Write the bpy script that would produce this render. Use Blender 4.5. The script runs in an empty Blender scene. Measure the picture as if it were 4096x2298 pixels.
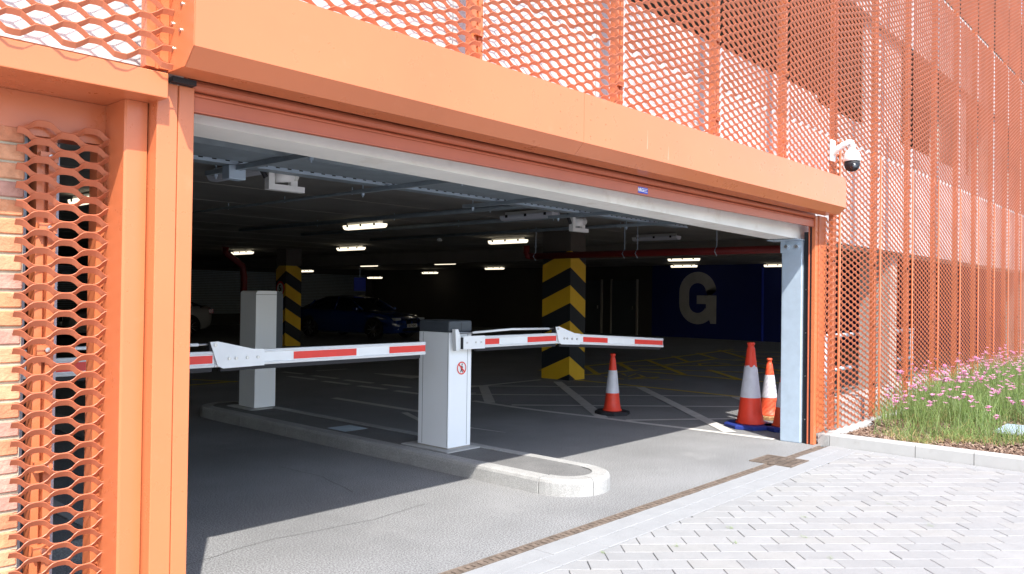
import bpy, bmesh, math, random
from mathutils import Vector, Matrix
random.seed(7)
R = math.radians
sc = bpy.context.scene
C = sc.collection

# ------------------------------------------------------------------ camera
cam_d = bpy.data.cameras.new('camera')
cam = bpy.data.objects.new('camera', cam_d); C.objects.link(cam)
cam_d.sensor_width = 36.0; cam_d.lens = 28.395
cam_d.clip_start = 0.05; cam_d.clip_end = 2000
_a, _b, _c = R(48.11), R(0.585), R(0.776)
fwd = Vector((math.sin(_a)*math.cos(_b), math.cos(_a)*math.cos(_b), math.sin(_b)))
rgt = Vector((math.cos(_a), -math.sin(_a), 0)); upv = rgt.cross(fwd)
r2 = rgt*math.cos(_c) + upv*math.sin(_c); u2 = -rgt*math.sin(_c) + upv*math.cos(_c)
m = Matrix((r2, u2, -fwd)).transposed().to_4x4(); m.translation = Vector((0, 0, 1.5))
cam.matrix_world = m
sc.camera = cam

# ------------------------------------------------------------------ world, sun, exposure
SUN_EL = 51.3
SUN_H = Vector((-0.51, -0.86)).normalized()          # horizontal direction towards the sun
w = bpy.data.worlds.new('World'); sc.world = w; w.use_nodes = True
nt = w.node_tree; bg = nt.nodes['Background']
sky = nt.nodes.new('ShaderNodeTexSky'); sky.sky_type = 'NISHITA'; sky.sun_disc = False
sky.sun_elevation = R(SUN_EL); sky.sun_rotation = math.atan2(SUN_H.x, SUN_H.y)
sky.air_density = 1.0; sky.dust_density = 1.5; sky.ozone_density = 1.0
nt.links.new(sky.outputs[0], bg.inputs[0]); bg.inputs[1].default_value = 0.15
sd = bpy.data.lights.new('sun', 'SUN'); sd.energy = 3.2; sd.angle = R(0.53); sd.color = (1.0, 0.95, 0.87)
so = bpy.data.objects.new('sun', sd); C.objects.link(so)
sdir = Vector((SUN_H.x*math.cos(R(SUN_EL)), SUN_H.y*math.cos(R(SUN_EL)), math.sin(R(SUN_EL))))
so.rotation_euler = sdir.to_track_quat('Z', 'Y').to_euler(); so.location = (0, -10, 20)
sc.view_settings.view_transform = 'Standard'; sc.view_settings.look = 'None'
sc.view_settings.gamma = 1.0; sc.view_settings.use_curve_mapping = False
sc.view_settings.exposure = 1.5
sc.cycles.use_denoising = True
sc.cycles.max_bounces = 10; sc.cycles.diffuse_bounces = 6; sc.cycles.sample_clamp_indirect = 8

# ------------------------------------------------------------------ helpers
ORG = {}
def org(p):
    return ORG.get(p.name, Vector((0, 0, 0))) if p else Vector((0, 0, 0))
def link(o, parent=None):
    C.objects.link(o)
    if parent: o.parent = parent
    ORG[o.name] = org(parent) if parent else Vector((0, 0, 0))
    return o
def tag(o, label=None, cat=None, group=None, kind=None):
    if label: o['label'] = label
    if cat: o['category'] = cat
    if group: o['group'] = group
    if kind: o['kind'] = kind
    return o
def thing(name, label, cat, loc=(0, 0, 0), group=None, kind=None):
    o = bpy.data.objects.new(name, None); C.objects.link(o); o.location = loc
    o.empty_display_size = 0.1
    ORG[o.name] = Vector(loc)
    return tag(o, label, cat, group, kind)
def mobj(name, V, F, mat, parent=None, smooth=False, fm=None):
    """world-space verts -> one mesh object under parent"""
    d = bpy.data.meshes.new(name)
    off = org(parent)
    d.from_pydata([(v[0]-off.x, v[1]-off.y, v[2]-off.z) for v in V], [], F)
    mats = mat if isinstance(mat, (list, tuple)) else [mat]
    for mm in mats: d.materials.append(mm)
    if fm: d.polygons.foreach_set('material_index', fm)
    if smooth: d.polygons.foreach_set('use_smooth', [True]*len(d.polygons))
    d.update()
    o = bpy.data.objects.new(name, d)
    return link(o, parent)
def from_bm(name, bm, mat, parent=None, smooth=False):
    off = org(parent)
    if off.length > 0: bmesh.ops.translate(bm, verts=bm.verts, vec=-off)
    d = bpy.data.meshes.new(name); bm.to_mesh(d); bm.free()
    d.materials.append(mat)
    if smooth: d.polygons.foreach_set('use_smooth', [True]*len(d.polygons))
    return link(bpy.data.objects.new(name, d), parent)
class MB:
    def __init__(s): s.V = []; s.F = []
    def add(s, V, F):
        n = len(s.V); s.V += [tuple(v) for v in V]; s.F += [tuple(i+n for i in f) for f in F]
    def box(s, x0, x1, y0, y1, z0, z1):
        s.add([(x0,y0,z0),(x1,y0,z0),(x1,y1,z0),(x0,y1,z0),(x0,y0,z1),(x1,y0,z1),(x1,y1,z1),(x0,y1,z1)],
              [(0,3,2,1),(4,5,6,7),(0,1,5,4),(1,2,6,5),(2,3,7,6),(3,0,4,7)])
    def tube(s, pts, r, n=8, cap=True):
        pts = [Vector(p) for p in pts]; V = []; F = []
        for i, p in enumerate(pts):
            t = (pts[min(i+1, len(pts)-1)] - pts[max(i-1, 0)]).normalized()
            a = Vector((0, 0, 1)) if abs(t.z) < 0.95 else Vector((1, 0, 0))
            e1 = t.cross(a).normalized(); e2 = t.cross(e1)
            for k in range(n):
                q = 2*math.pi*k/n
                V.append(p + (e1*math.cos(q) + e2*math.sin(q))*r)
        for i in range(len(pts)-1):
            for k in range(n):
                F.append((i*n+k, i*n+(k+1) % n, (i+1)*n+(k+1) % n, (i+1)*n+k))
        if cap:
            F.append(tuple(range(n))[::-1]); F.append(tuple((len(pts)-1)*n+k for k in range(n)))
        s.add(V, F)
    def prism(s, prof, axis, a, b):
        """prof: list of 2d points in the two other axes (cyclic order x,y,z), extruded a..b"""
        def mk(p, t):
            return {'x': (t, p[0], p[1]), 'y': (p[0], t, p[1]), 'z': (p[0], p[1], t)}[axis]
        n = len(prof)
        V = [mk(p, a) for p in prof] + [mk(p, b) for p in prof]
        F = [tuple(range(n)), tuple(range(2*n-1, n-1, -1))] + [(i, (i+1) % n + 0, (i+1) % n + n, i+n)[::-1] for i in range(n)]
        s.add(V, F)
    def lathe(s, prof, cx, cy, n=24, z0=0):
        V = []; F = []
        for r, z in prof:
            for k in range(n):
                q = 2*math.pi*k/n; V.append((cx+r*math.cos(q), cy+r*math.sin(q), z0+z))
        for i in range(len(prof)-1):
            for k in range(n):
                F.append((i*n+k, i*n+(k+1) % n, (i+1)*n+(k+1) % n, (i+1)*n+k))
        F.append(tuple(range(n))[::-1]); F.append(tuple((len(prof)-1)*n+k for k in range(n)))
        s.add(V, F)
    def build(s, name, mat, parent=None, smooth=False, fix=True):
        o = mobj(name, s.V, s.F, mat, parent, smooth)
        if fix:
            bm = bmesh.new(); bm.from_mesh(o.data); bmesh.ops.recalc_face_normals(bm, faces=bm.faces)
            bm.to_mesh(o.data); bm.free()
        return o
def box(name, x0, x1, y0, y1, z0, z1, mat, parent=None, bev=0.0, seg=2, zonly=False):
    bm = bmesh.new()
    bmesh.ops.create_cube(bm, size=1)
    for v in bm.verts:
        v.co = Vector((x0+(v.co.x+.5)*(x1-x0), y0+(v.co.y+.5)*(y1-y0), z0+(v.co.z+.5)*(z1-z0)))
    if bev > 0:
        es = bm.edges[:] if not zonly else [e for e in bm.edges if abs(e.verts[0].co.z-e.verts[1].co.z) > 1e-6]
        bmesh.ops.bevel(bm, geom=es, offset=bev, segments=seg, affect='EDGES', profile=0.6)
    return from_bm(name, bm, mat, parent)
def prism(name, prof, axis, a, b, mat, parent=None):
    q = MB(); q.prism(prof, axis, a, b); return q.build(name, mat, parent)
def tube(name, pts, r, mat, parent=None, n=10):
    q = MB(); q.tube(pts, r, n); return q.build(name, mat, parent, smooth=True)
def copy_tree(o, parent=None):
    c = o.copy(); C.objects.link(c); c.parent = parent
    ORG[c.name] = ORG.get(o.name, Vector((0, 0, 0)))
    for ch in o.children: copy_tree(ch, c)
    return c
def text_obj(name, s, size, mat, parent, origin, xdir, updir, bold=0.0, depth=0.002, align='CENTER'):
    cu = bpy.data.curves.new('t', 'FONT'); cu.body = s; cu.size = size; cu.align_x = align; cu.align_y = 'CENTER'
    cu.offset = bold; cu.extrude = depth
    t = bpy.data.objects.new('t', cu); C.objects.link(t)
    dg = bpy.context.evaluated_depsgraph_get(); dg.update()
    me = bpy.data.meshes.new_from_object(t.evaluated_get(dg))
    bpy.data.objects.remove(t); bpy.data.curves.remove(cu)
    X = Vector(xdir).normalized(); U = Vector(updir).normalized(); N = X.cross(U)
    M = Matrix((X, U, N)).transposed().to_4x4(); M.translation = Vector(origin) - org(parent)
    me.transform(M); me.materials.clear(); me.materials.append(mat)
    o = bpy.data.objects.new(name, me); return link(o, parent)

# ------------------------------------------------------------------ materials
def mat(name, col, rough=0.6, spec=0.4, metal=0.0, var=0.0, vscale=4.0, bump=0.0, bscale=60.0, rvar=0.0,
        stain=None, coat=0.0, detail=6.0, speck=None):
    m = bpy.data.materials.new(name); m.use_nodes = True
    n = m.node_tree.nodes; l = m.node_tree.links; p = n['Principled BSDF']
    p.inputs['Base Color'].default_value = (*col, 1); p.inputs['Roughness'].default_value = rough
    p.inputs['Specular IOR Level'].default_value = spec; p.inputs['Metallic'].default_value = metal
    if coat: p.inputs['Coat Weight'].default_value = coat; p.inputs['Coat Roughness'].default_value = 0.08
    tc = n.new('ShaderNodeTexCoord'); src = tc.outputs['Object']
    cur = None
    def rgb(c):
        q = n.new('ShaderNodeRGB'); q.outputs[0].default_value = (*c, 1); return q.outputs[0]
    def mix(fac, a, b, bt='MIX'):
        q = n.new('ShaderNodeMix'); q.data_type = 'RGBA'; q.blend_type = bt
        if isinstance(fac, float): q.inputs[0].default_value = fac
        else: l.new(fac, q.inputs[0])
        l.new(a, q.inputs[6]); l.new(b, q.inputs[7]); return q.outputs[2]
    def noise(scale, det=detail, rgh=0.6, vec=None):
        q = n.new('ShaderNodeTexNoise'); q.inputs['Scale'].default_value = scale
        q.inputs['Detail'].default_value = det; q.inputs['Roughness'].default_value = rgh
        l.new(vec or src, q.inputs['Vector']); return q.outputs[0]
    def ramp(fac, a, b):
        q = n.new('ShaderNodeMapRange'); q.inputs[1].default_value = a; q.inputs[2].default_value = b
        l.new(fac, q.inputs[0]); return q.outputs[0]
    cur = rgb(col)
    if var:
        nz = ramp(noise(vscale), 0.3, 0.7)
        dark = rgb(tuple(c*(1-var) for c in col)); lite = rgb(tuple(min(1, c*(1+var)) for c in col))
        cur = mix(nz, dark, lite)
    if speck:      # fine aggregate speckle (scale, dark, light)
        sz = ramp(noise(speck[0], 2.0, 0.5), 0.36, 0.64)
        q = mix(sz, rgb((speck[1],)*3), rgb((speck[2],)*3)); cur = mix(1.0, cur, q, 'MULTIPLY')
    if stain:      # (scale, lo, hi, colour, amount)
        st = ramp(noise(stain[0], 8.0, 0.65), stain[1], stain[2])
        mu = n.new('ShaderNodeMath'); mu.operation = 'MULTIPLY'; mu.inputs[1].default_value = stain[4]; l.new(st, mu.inputs[0])
        cur = mix(mu.outputs[0], cur, rgb(stain[3]))
    l.new(cur, p.inputs['Base Color'])
    if rvar:
        rr = n.new('ShaderNodeMapRange'); rr.inputs[3].default_value = max(0, rough-rvar); rr.inputs[4].default_value = min(1, rough+rvar)
        l.new(noise(9.0), rr.inputs[0]); l.new(rr.outputs[0], p.inputs['Roughness'])
    if bump:
        b = n.new('ShaderNodeBump'); b.inputs['Strength'].default_value = bump; b.inputs['Distance'].default_value = 0.01
        l.new(noise(bscale, 4.0), b.inputs['Height']); l.new(b.outputs[0], p.inputs['Normal'])
    return m
def glow(name, col, s):
    m = bpy.data.materials.new(name); m.use_nodes = True; p = m.node_tree.nodes['Principled BSDF']
    p.inputs['Base Color'].default_value = (.8, .8, .78, 1); p.inputs['Emission Color'].default_value = (*col, 1)
    p.inputs['Emission Strength'].default_value = s; p.inputs['Roughness'].default_value = .5
    return m
M = {}
M['orange'] = mat('orange_paint', (0.53, 0.155, 0.063), 0.30, 0.5, var=0.06, vscale=1.1, rvar=0.10, bump=0.06, bscale=1.6, stain=(9, .60, .80, (.58, .22, .12), .35))
M['scratch'] = mat('scratch_primer', (.62, .42, .32), .6)
M['orange_mesh'] = mat('orange_mesh_paint', (0.44, 0.132, 0.066), 0.45, 0.35, var=0.09, vscale=2.0)
M['orange_shade'] = mat('orange_paint_shaded', (0.44, 0.110, 0.053), 0.38, 0.4, var=0.06, vscale=3.0, stain=(22, .64, .8, (.55, .25, .16), .3))  # darker copy of the orange paint, shade under the hood put into the colour
M['white_panel'] = mat('white_panel', (0.52, 0.525, 0.54), 0.55, 0.4, var=0.04, vscale=1.5)
M['concrete'] = mat('concrete', (0.20, 0.185, 0.165), 0.8, 0.25, var=0.12, vscale=1.2, bump=0.2, bscale=50, stain=(2.2, .55, .8, (.15, .12, .09), .4))
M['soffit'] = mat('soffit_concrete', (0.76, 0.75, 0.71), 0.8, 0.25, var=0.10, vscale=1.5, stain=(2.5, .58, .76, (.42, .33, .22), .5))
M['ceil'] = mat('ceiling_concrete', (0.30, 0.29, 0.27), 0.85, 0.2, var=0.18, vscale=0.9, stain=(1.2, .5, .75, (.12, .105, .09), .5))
M['mid_concrete'] = mat('mid_concrete', (.40, .39, .37), .85, .2, var=.12, vscale=2)  # greyer concrete, dappled shade on the ground-level column put into the colour
M['brown_concrete'] = mat('brown_concrete', (.11, .095, .08), .85, .2, var=.15, vscale=2)
M['grout'] = mat('grout', (0.33, 0.31, 0.28), 0.85, 0.2)
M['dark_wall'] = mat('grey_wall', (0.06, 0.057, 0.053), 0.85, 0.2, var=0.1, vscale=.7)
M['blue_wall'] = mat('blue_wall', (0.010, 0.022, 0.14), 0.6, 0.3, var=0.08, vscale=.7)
M['letter'] = mat('letter_paint', (0.40, 0.40, 0.40), 0.7, var=.12, vscale=3)
M['asphalt'] = mat('asphalt', (0.205, 0.208, 0.212), 0.88, 0.25, var=0.16, vscale=.8, speck=(105, .58, 1.42), bump=0.5, bscale=150,
                   stain=(1.7, .57, .75, (.262, .264, .266), .6))
M['infill'] = mat('island_asphalt', (0.16, 0.16, 0.16), 0.9, 0.2, var=0.14, vscale=3, speck=(150, .7, 1.25), bump=0.4, bscale=200)
M['paver'] = [mat('paver_%d' % i, c, 0.8, 0.25, var=0.06, vscale=6, speck=(240, .86, 1.12), bump=.25, bscale=260,
              stain=(3.0, .58, .8, (.21, .21, .21), .4)) for i, c in enumerate([(.268, .272, .277), (.252, .256, .262), (.278, .281, .285), (.260, .263, .267), (.272, .273, .272)])]
M['border'] = mat('paver_border', (.262, .269, .279), 0.8, 0.25, var=.06, vscale=5, speck=(240, .88, 1.1))
M['joint'] = mat('joint_sand', (.15, .14, .125), 0.95, 0.1, var=.3, vscale=20)
M['kerb'] = mat('kerb_concrete', (.33, .33, .325), 0.85, 0.2, var=.12, vscale=4, speck=(140, .82, 1.12), bump=.3, bscale=120,
                stain=(5, .58, .78, (.22, .21, .19), .5))
M['kerb_white'] = mat('kerb_pale', (.40, .40, .395), 0.8, 0.2, var=.08, vscale=4, stain=(6, .6, .8, (.27, .25, .22), .5))
M['line_white'] = mat('road_paint_white', (.50, .49, .47), 0.7, 0.3, var=.12, vscale=5, stain=(11, .60, .76, (.2, .2, .2), .7))
M['line_yellow'] = mat('road_paint_yellow', (.60, .43, .05), 0.7, 0.3, var=.12, vscale=5, stain=(11, .60, .76, (.15, .14, .1), .6))
M['cab_white'] = mat('cabinet_white', (.84, .87, .90), 0.35, 0.5, var=.015, vscale=2)
M['cab_dark'] = mat('cabinet_charcoal', (.055, .065, .078), 0.45, 0.4, var=.05, vscale=6)
M['arm_white'] = mat('arm_white', (.78, .80, .82), 0.35, 0.5, var=.03, vscale=9)
M['red_tape'] = mat('red_reflective', (.72, .035, .025), 0.35, 0.5, var=.06, vscale=14)
M['black_rubber'] = mat('black_rubber', (.022, .022, .026), 0.6, 0.3)
M['steel'] = mat('steel', (.6, .6, .6), 0.3, 0.5, metal=1.0)
M['galv'] = mat('galvanised', (.46, .56, .67), 0.45, 0.5, metal=0.35, var=.07, vscale=9, rvar=.1, stain=(34, .6, .7, (.60, .67, .75), .3))
M['galv_dark'] = mat('galvanised_tray', (.27, .32, .36), 0.5, 0.5, metal=0.35, var=.12, vscale=7)
M['cone_red'] = mat('cone_red', (.78, .055, .025), 0.45, 0.4, var=.10, vscale=6, stain=(10, .60, .78, (.45, .10, .07), .5))
M['cone_fade'] = mat('cone_orange', (.80, .10, .04), 0.5, 0.4, var=.10, vscale=6, stain=(8, .58, .78, (.5, .2, .12), .5))
M['sleeve'] = mat('cone_sleeve', (.62, .62, .68), 0.4, 0.5, var=.10, vscale=10)
M['blue_base'] = mat('cone_base_blue', (.018, .035, .20), 0.6, 0.3, var=.15, vscale=9)
M['tan_base'] = mat('cone_base_tan', (.35, .20, .09), 0.7, 0.3, var=.2, vscale=9)
M['rust'] = mat('rusty_iron', (.165, .13, .105), 0.8, 0.3, metal=0.2, var=.35, vscale=18, bump=.3, bscale=90)
M['yellow'] = mat('pillar_yellow', (.74, .45, .022), 0.6, 0.35, var=.06, vscale=2)
M['black'] = mat('pillar_black', (.018, .022, .028), 0.6, 0.3)
M['red_pipe'] = mat('red_pipe', (.17, .012, .011), 0.5, 0.4, var=.08, vscale=5)
M['lamp_body'] = mat('lamp_body', (.62, .62, .60), 0.5)
M['lamp_on'] = glow('lamp_diffuser_lit', (1.0, .88, .66), 0.62)
M['lamp_off'] = mat('lamp_diffuser_off', (.62, .64, .70), 0.4)
M['cctv'] = mat('cctv_white', (.80, .80, .79), 0.4, 0.5)
M['gloss_black'] = mat('gloss_black', (.012, .014, .018), 0.12, 0.6)
M['blue_sign'] = mat('blue_sign', (.03, .06, .50), 0.45)
M['white'] = mat('white_print', (.80, .80, .80), 0.5)
M['brick'] = [mat('brick_%d' % i, c, 0.85, 0.2, var=.22, vscale=16, bump=.5, bscale=70, stain=(26, .6, .75, (.62, .42, .28), .4))
              for i, c in enumerate([(.54, .24, .125), (.57, .28, .16), (.49, .20, .11), (.43, .23, .18)])]
M['mortar'] = mat('mortar', (.45, .39, .29), 0.9, 0.15, var=.15, vscale=20, bump=.4, bscale=90)
M['car_blue'] = mat('car_paint_blue', (.005, .028, .15), 0.25, 0.5, coat=1.0)
M['car_white'] = mat('car_paint_white', (.30, .30, .31), 0.3, 0.5, coat=1.0)
M['car_glass'] = mat('car_glass', (.008, .009, .011), 0.05, 0.7)
M['tyre'] = mat('tyre', (.015, .015, .016), 0.8, 0.2)
M['alloy'] = mat('alloy', (.30, .31, .33), 0.35, 0.5, metal=0.8)
M['tail_red'] = mat('tail_light', (.30, .01, .01), 0.15, 0.6)
M['head_glass'] = mat('headlight', (.45, .47, .5), 0.1, 0.8)
M['soil'] = mat('soil', (.085, .058, .042), 0.95, 0.1, var=.35, vscale=12, bump=.8, bscale=40)
M['bark'] = [mat('bark_%d' % i, c, 0.9, 0.15) for i, c in enumerate([(.15, .095, .07), (.22, .15, .11), (.30, .22, .17), (.10, .065, .05)])]
def leafmat(name, c):
    m = mat(name, c, 0.6, 0.25); n = m.node_tree.nodes; l = m.node_tree.links
    p = n['Principled BSDF']; t = n.new('ShaderNodeBsdfTranslucent'); t.inputs[0].default_value = (*[min(1, x*1.2) for x in c], 1)
    mx = n.new('ShaderNodeMixShader'); mx.inputs[0].default_value = .35
    l.new(p.outputs[0], mx.inputs[1]); l.new(t.outputs[0], mx.inputs[2]); l.new(mx.outputs[0], n['Material Output'].inputs[0])
    return m
M['blade'] = [leafmat('blade_%d' % i, c) for i, c in enumerate([(.17, .26, .075), (.23, .32, .105), (.28, .36, .17), (.44, .33, .15), (.52, .40, .20)])]
M['petal'] = leafmat('petal_pink', (.78, .38, .58))
M['stem'] = leafmat('flower_stem', (.20, .26, .09))

# ------------------------------------------------------------------ ground, floor, pavement
mobj('ground', [(-300, -300, -.08), (300, -300, -.08), (300, 300, -.08), (-300, 300, -.08)], [(0, 1, 2, 3)],
     mat('ground_paving', (.30, .305, .31), .9, .2, var=.10, vscale=.5))
tag(bpy.data.objects['ground'], 'wide grey ground around the car park', 'ground', kind='structure')
floor = box('car_park_floor', -6, 27.4, 3.182, 34.4, -.06, 0, M['asphalt'])
tag(floor, 'dark asphalt floor of the car park, sunlit near the entrance', 'floor', kind='structure')

def line(pts, wd, mt, z=.004, name='painted_line', taper=None):
    V = []; F = []
    P = [Vector((p[0], p[1])) for p in pts]
    for i, p in enumerate(P):
        t = (P[min(i+1, len(P)-1)] - P[max(i-1, 0)]).normalized(); n_ = Vector((-t.y, t.x))
        ww = wd/2*(taper[i] if taper else 1)
        V += [(p.x+n_.x*ww, p.y+n_.y*ww, z), (p.x-n_.x*ww, p.y-n_.y*ww, z)]
    for i in range(len(P)-1): F.append((2*i, 2*i+1, 2*i+3, 2*i+2))
    return mobj(name, V, F, mt, floor)
Wm, Ym = M['line_white'], M['line_yellow']
line([(8.14, 8.0), (8.10, 7.2), (8.12, 6.55), (8.18, 5.94), (8.20, 5.25), (8.25, 4.64), (8.30, 3.66)], .10, Wm)
for k, pp in enumerate([[(9.30, 9.5), (11.43, 7.40)], [(8.20, 9.0), (11.43, 5.76)], [(8.22, 7.35), (10.55, 4.98)],
          [(8.24, 5.50), (9.55, 4.48)], [(8.28, 9.2), (8.8, 8.6)]]):
    line(pp, .085, Wm, .0044+k*.0003)
for k, pp in enumerate([[(11.03, 8.80), (8.20, 5.83)], [(11.43, 7.37), (8.36, 4.20)], [(9.62, 9.24), (8.16, 7.70)], [(11.42, 5.66), (10.9, 5.15)]]):
    line(pp, .15, Wm, .0064+k*.0003)
line([(9.30, 9.22), (11.06, 9.20)], .09, Wm, .0075)
line([(6.90, 9.57), (6.90, 7.72)], .12, Wm)
line([(6.70, 7.80), (6.40, 7.15), (6.53, 5.92)], .10, Wm, .0045, taper=[.9, .7, .1])
for a, b in [((8.46, 12.39), (8.50, 11.68)), ((8.46, 11.43), (8.50, 10.71)), ((8.07, 11.5), (8.10, 10.81)), ((8.09, 10.56), (8.12, 9.89)),
             ((8.50, 10.45), (8.54, 9.82)), ((8.10, 9.65), (8.11, 9.10)), ((8.08, 12.56), (8.12, 11.79)), ((8.44, 13.33), (8.5, 12.72))]:
    line([a, b], .13, Wm)
line([(9.55, 12.0), (9.72, 10.9)], .5, Wm, .0045, taper=[.1, 1])
line([(9.03, 13.1), (9.72, 13.04)], .1, Wm)
line([(6.58, 13.15), (6.94, 12.32)], .1, Ym); line([(6.10, 12.36), (6.99, 12.40)], .1, Ym, .0046)
line([(11.52, 9.2), (11.53, 7.51), (11.47, 5.61), (11.45, 3.9)], .10, Ym, .0052)
for k, pp in enumerate([[(12.37, 9.21), (14.06, 9.11)], [(12.4, 10.36), (16.98, 10.4), (21.8, 10.9)], [(13.96, 10.38), (12.58, 9.04)], [(15.19, 10.35), (13.95, 9.21)],
           [(16.55, 10.5), (13.96, 7.99)], [(18.08, 10.68), (16.62, 9.37)], [(15.56, 9.39), (18.03, 9.51)], [(14.26, 9.24), (15.8, 6.6)],
           [(15.24, 8.13), (13.85, 6.76)], [(13.85, 8.9), (13.87, 5.6)], [(19.59, 10.84), (18.22, 9.56)], [(21.23, 11.05), (18.07, 8.37)], [(14.54, 9.9), (17.4, 7.8)],
           [(18.1, 9.5), (18.07, 5.2)], [(17.3, 8.4), (15.3, 5.9)], [(20.9, 10.6), (22.9, 7.9)], [(19.6, 9.6), (21.9, 6.6)], [(18.3, 9.1), (20.9, 5.6)]]):
    line(pp, .12, Ym, .0056+k*.0003)
for k, pp in enumerate([[(12.53, 8.71), (12.38, 8.72), (12.22, 8.50), (12.26, 8.24)], [(13.1, 8.85), (12.7, 8.45), (13.31, 8.67), (12.93, 8.25), (12.57, 8.21)],
           [(12.32, 8.19), (13.07, 8.01), (12.72, 7.96), (12.8, 7.55)], [(16.88, 8.98), (16.41, 9.02), (15.97, 8.73), (16.36, 8.41)],
           [(17.07, 9.0), (16.87, 8.48), (16.58, 8.55), (16.81, 8.14)]]):
    line(pp, .08, Ym, .0112+k*.0003, 'painted_letter')

# hairline cracks in the asphalt
def crack(pts, wd):
    P = []
    for i in range(len(pts)-1):
        a, b = Vector(pts[i]), Vector(pts[i+1]); n_ = max(3, int((b-a).length/.12))
        for k in range(n_): P.append(a.lerp(b, k/n_) + Vector((random.uniform(-1, 1), random.uniform(-1, 1)))*.012)
    P.append(Vector(pts[-1]))
    line([tuple(p) for p in P], wd, M['crack'], .003, 'crack')
M['crack'] = mat('crack_dirt', (.09, .088, .085), .95, .1)
crack([(3.75, 4.95), (3.9, 5.55), (3.85, 6.1)], .005)
crack([(1.95, 4.25), (2.7, 4.35), (3.4, 4.25), (3.9, 4.30)], .0035)

# pavement of block pavers laid at 45 degrees, two border rows along the drain
pav = mobj('pavement', [(.9, -1.6, -.014), (8.36, -1.6, -.014), (8.36, 3.10, -.014), (.9, 3.10, -.014)], [(0, 1, 2, 3)], M['joint'])
tag(pav, 'pale grey block paving in front of the car park entrance', 'pavement', kind='structure')
def clip(poly, a, b, c):      # keep a*x+b*y<=c
    out = []
    for i in range(len(poly)):
        p, q = poly[i], poly[(i+1) % len(poly)]
        dp, dq = a*p[0]+b*p[1]-c, a*q[0]+b*q[1]-c
        if dp <= 0: out.append(p)
        if dp*dq < 0:
            t = dp/(dp-dq); out.append((p[0]+(q[0]-p[0])*t, p[1]+(q[1]-p[1])*t))
    return out
def inset(poly, d):
    n = len(poly); out = []
    for i in range(n):
        p0, p1, p2 = Vector(poly[i-1]), Vector(poly[i]), Vector(poly[(i+1) % n])
        e1 = (p1-p0).normalized(); e2 = (p2-p1).normalized()
        n1 = Vector((-e1.y, e1.x)); n2 = Vector((-e2.y, e2.x)); s = n1+n2
        k = d/max(.35, (1+n1.dot(n2))); out.append((p1.x+s.x*k, p1.y+s.y*k))
    return out
def area(p): return .5*sum(p[i-1][0]*p[i][1]-p[i][0]*p[i-1][1] for i in range(len(p)))
def paver_geo(poly, dz=0.0, tilt=(0, 0)):
    if area(poly) < 0: poly = poly[::-1]
    top = inset(poly, .003); n = len(poly)
    cx = sum(p[0] for p in poly)/n; cy = sum(p[1] for p in poly)/n
    V = [(x, y, -.014) for x, y in poly] + [(x, y, -.003+dz) for x, y in poly] + [(x, y, dz+tilt[0]*(x-cx)+tilt[1]*(y-cy)) for x, y in top]
    F = [tuple(range(2*n, 3*n))]
    for i in range(n):
        j = (i+1) % n
        F += [(i, j, j+n, i+n), (i+n, j+n, j+2*n, i+2*n)]
    return V, F
def px(x, y, z=0):
    v = Vector((x, y, z-1.5)); zz = v.dot(fwd)
    if zz <= .05: return None
    return (v.dot(r2)/zz*28.395/36*1024+512, 287 - v.dot(u2)/zz*28.395/36*1024)
def inview(poly):
    for x, y in poly:
        q = px(x, y)
        if q and -5 < q[0] < 1030 and -5 < q[1] < 580: return True
    return False
rest = MB(); npav = 0
U = Vector((.7071, -.7071)); Vv = Vector((.7071, .7071))
PL, PW, G = .2865, .1475, .0019
cand = []
for rix in range(-20, 62):
    off = (rix*0.43 % 1.0)*PL
    for k in range(-30, 50):
        v0 = rix*PW; u0 = -3+k*PL+off
        c4 = [(u0+G, v0+G), (u0+PL-G, v0+G), (u0+PL-G, v0+PW-G), (u0+G, v0+PW-G)]
        poly = [((U*a+Vv*b).x, (U*a+Vv*b).y) for a, b in c4]
        if min(p[1] for p in poly) > 2.8 or max(p[0] for p in poly) < 1.0 or min(p[0] for p in poly) > 8.2 or max(p[1] for p in poly) < -1.5: continue
        poly = clip(poly, 0, 1, 2.787-G); poly = clip(poly, 1, 0, 8.19) if len(poly) > 2 else poly
        if len(poly) < 3 or abs(area(poly)) < .0012: continue
        cand.append((poly, 'p'))
for rr, (y0, y1) in enumerate([(2.79, 2.943), (2.946, 3.098)]):
    for k in range(0, 38):
        x0 = 0+k*.223+rr*.11
        cand.append(([(x0+.002, y0+.001), (x0+.221, y0+.001), (x0+.221, y1), (x0+.002, y1)], 'b') if x0+.22 < 8.19 else ([(x0+.002, y0+.001), (8.19, y0+.001), (8.19, y1), (x0+.002, y1)], 'b'))
for k in range(0, 22):
    y0 = 3.098-(k+1)*.223
    cand.append(([(8.196, y0+.002), (8.352, y0+.002), (8.352, y0+.221), (8.196, y0+.221)], 'b'))
for poly, kd in cand:
    if kd == 'b' and poly[0][0] > 8.2: pass
    V, F = paver_geo(poly, random.uniform(-.0015, .001), (random.uniform(-.006, .006), random.uniform(-.006, .006)))
    if inview(poly) and npav < 420:
        mobj('paver', V, F, M['border'] if kd == 'b' else random.choice(M['paver']), pav); npav += 1
    else: rest.add(V, F)
ro = mobj('outer_pavers', rest.V, rest.F, M['paver'][0], pav); ro['kind'] = 'stuff'

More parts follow.
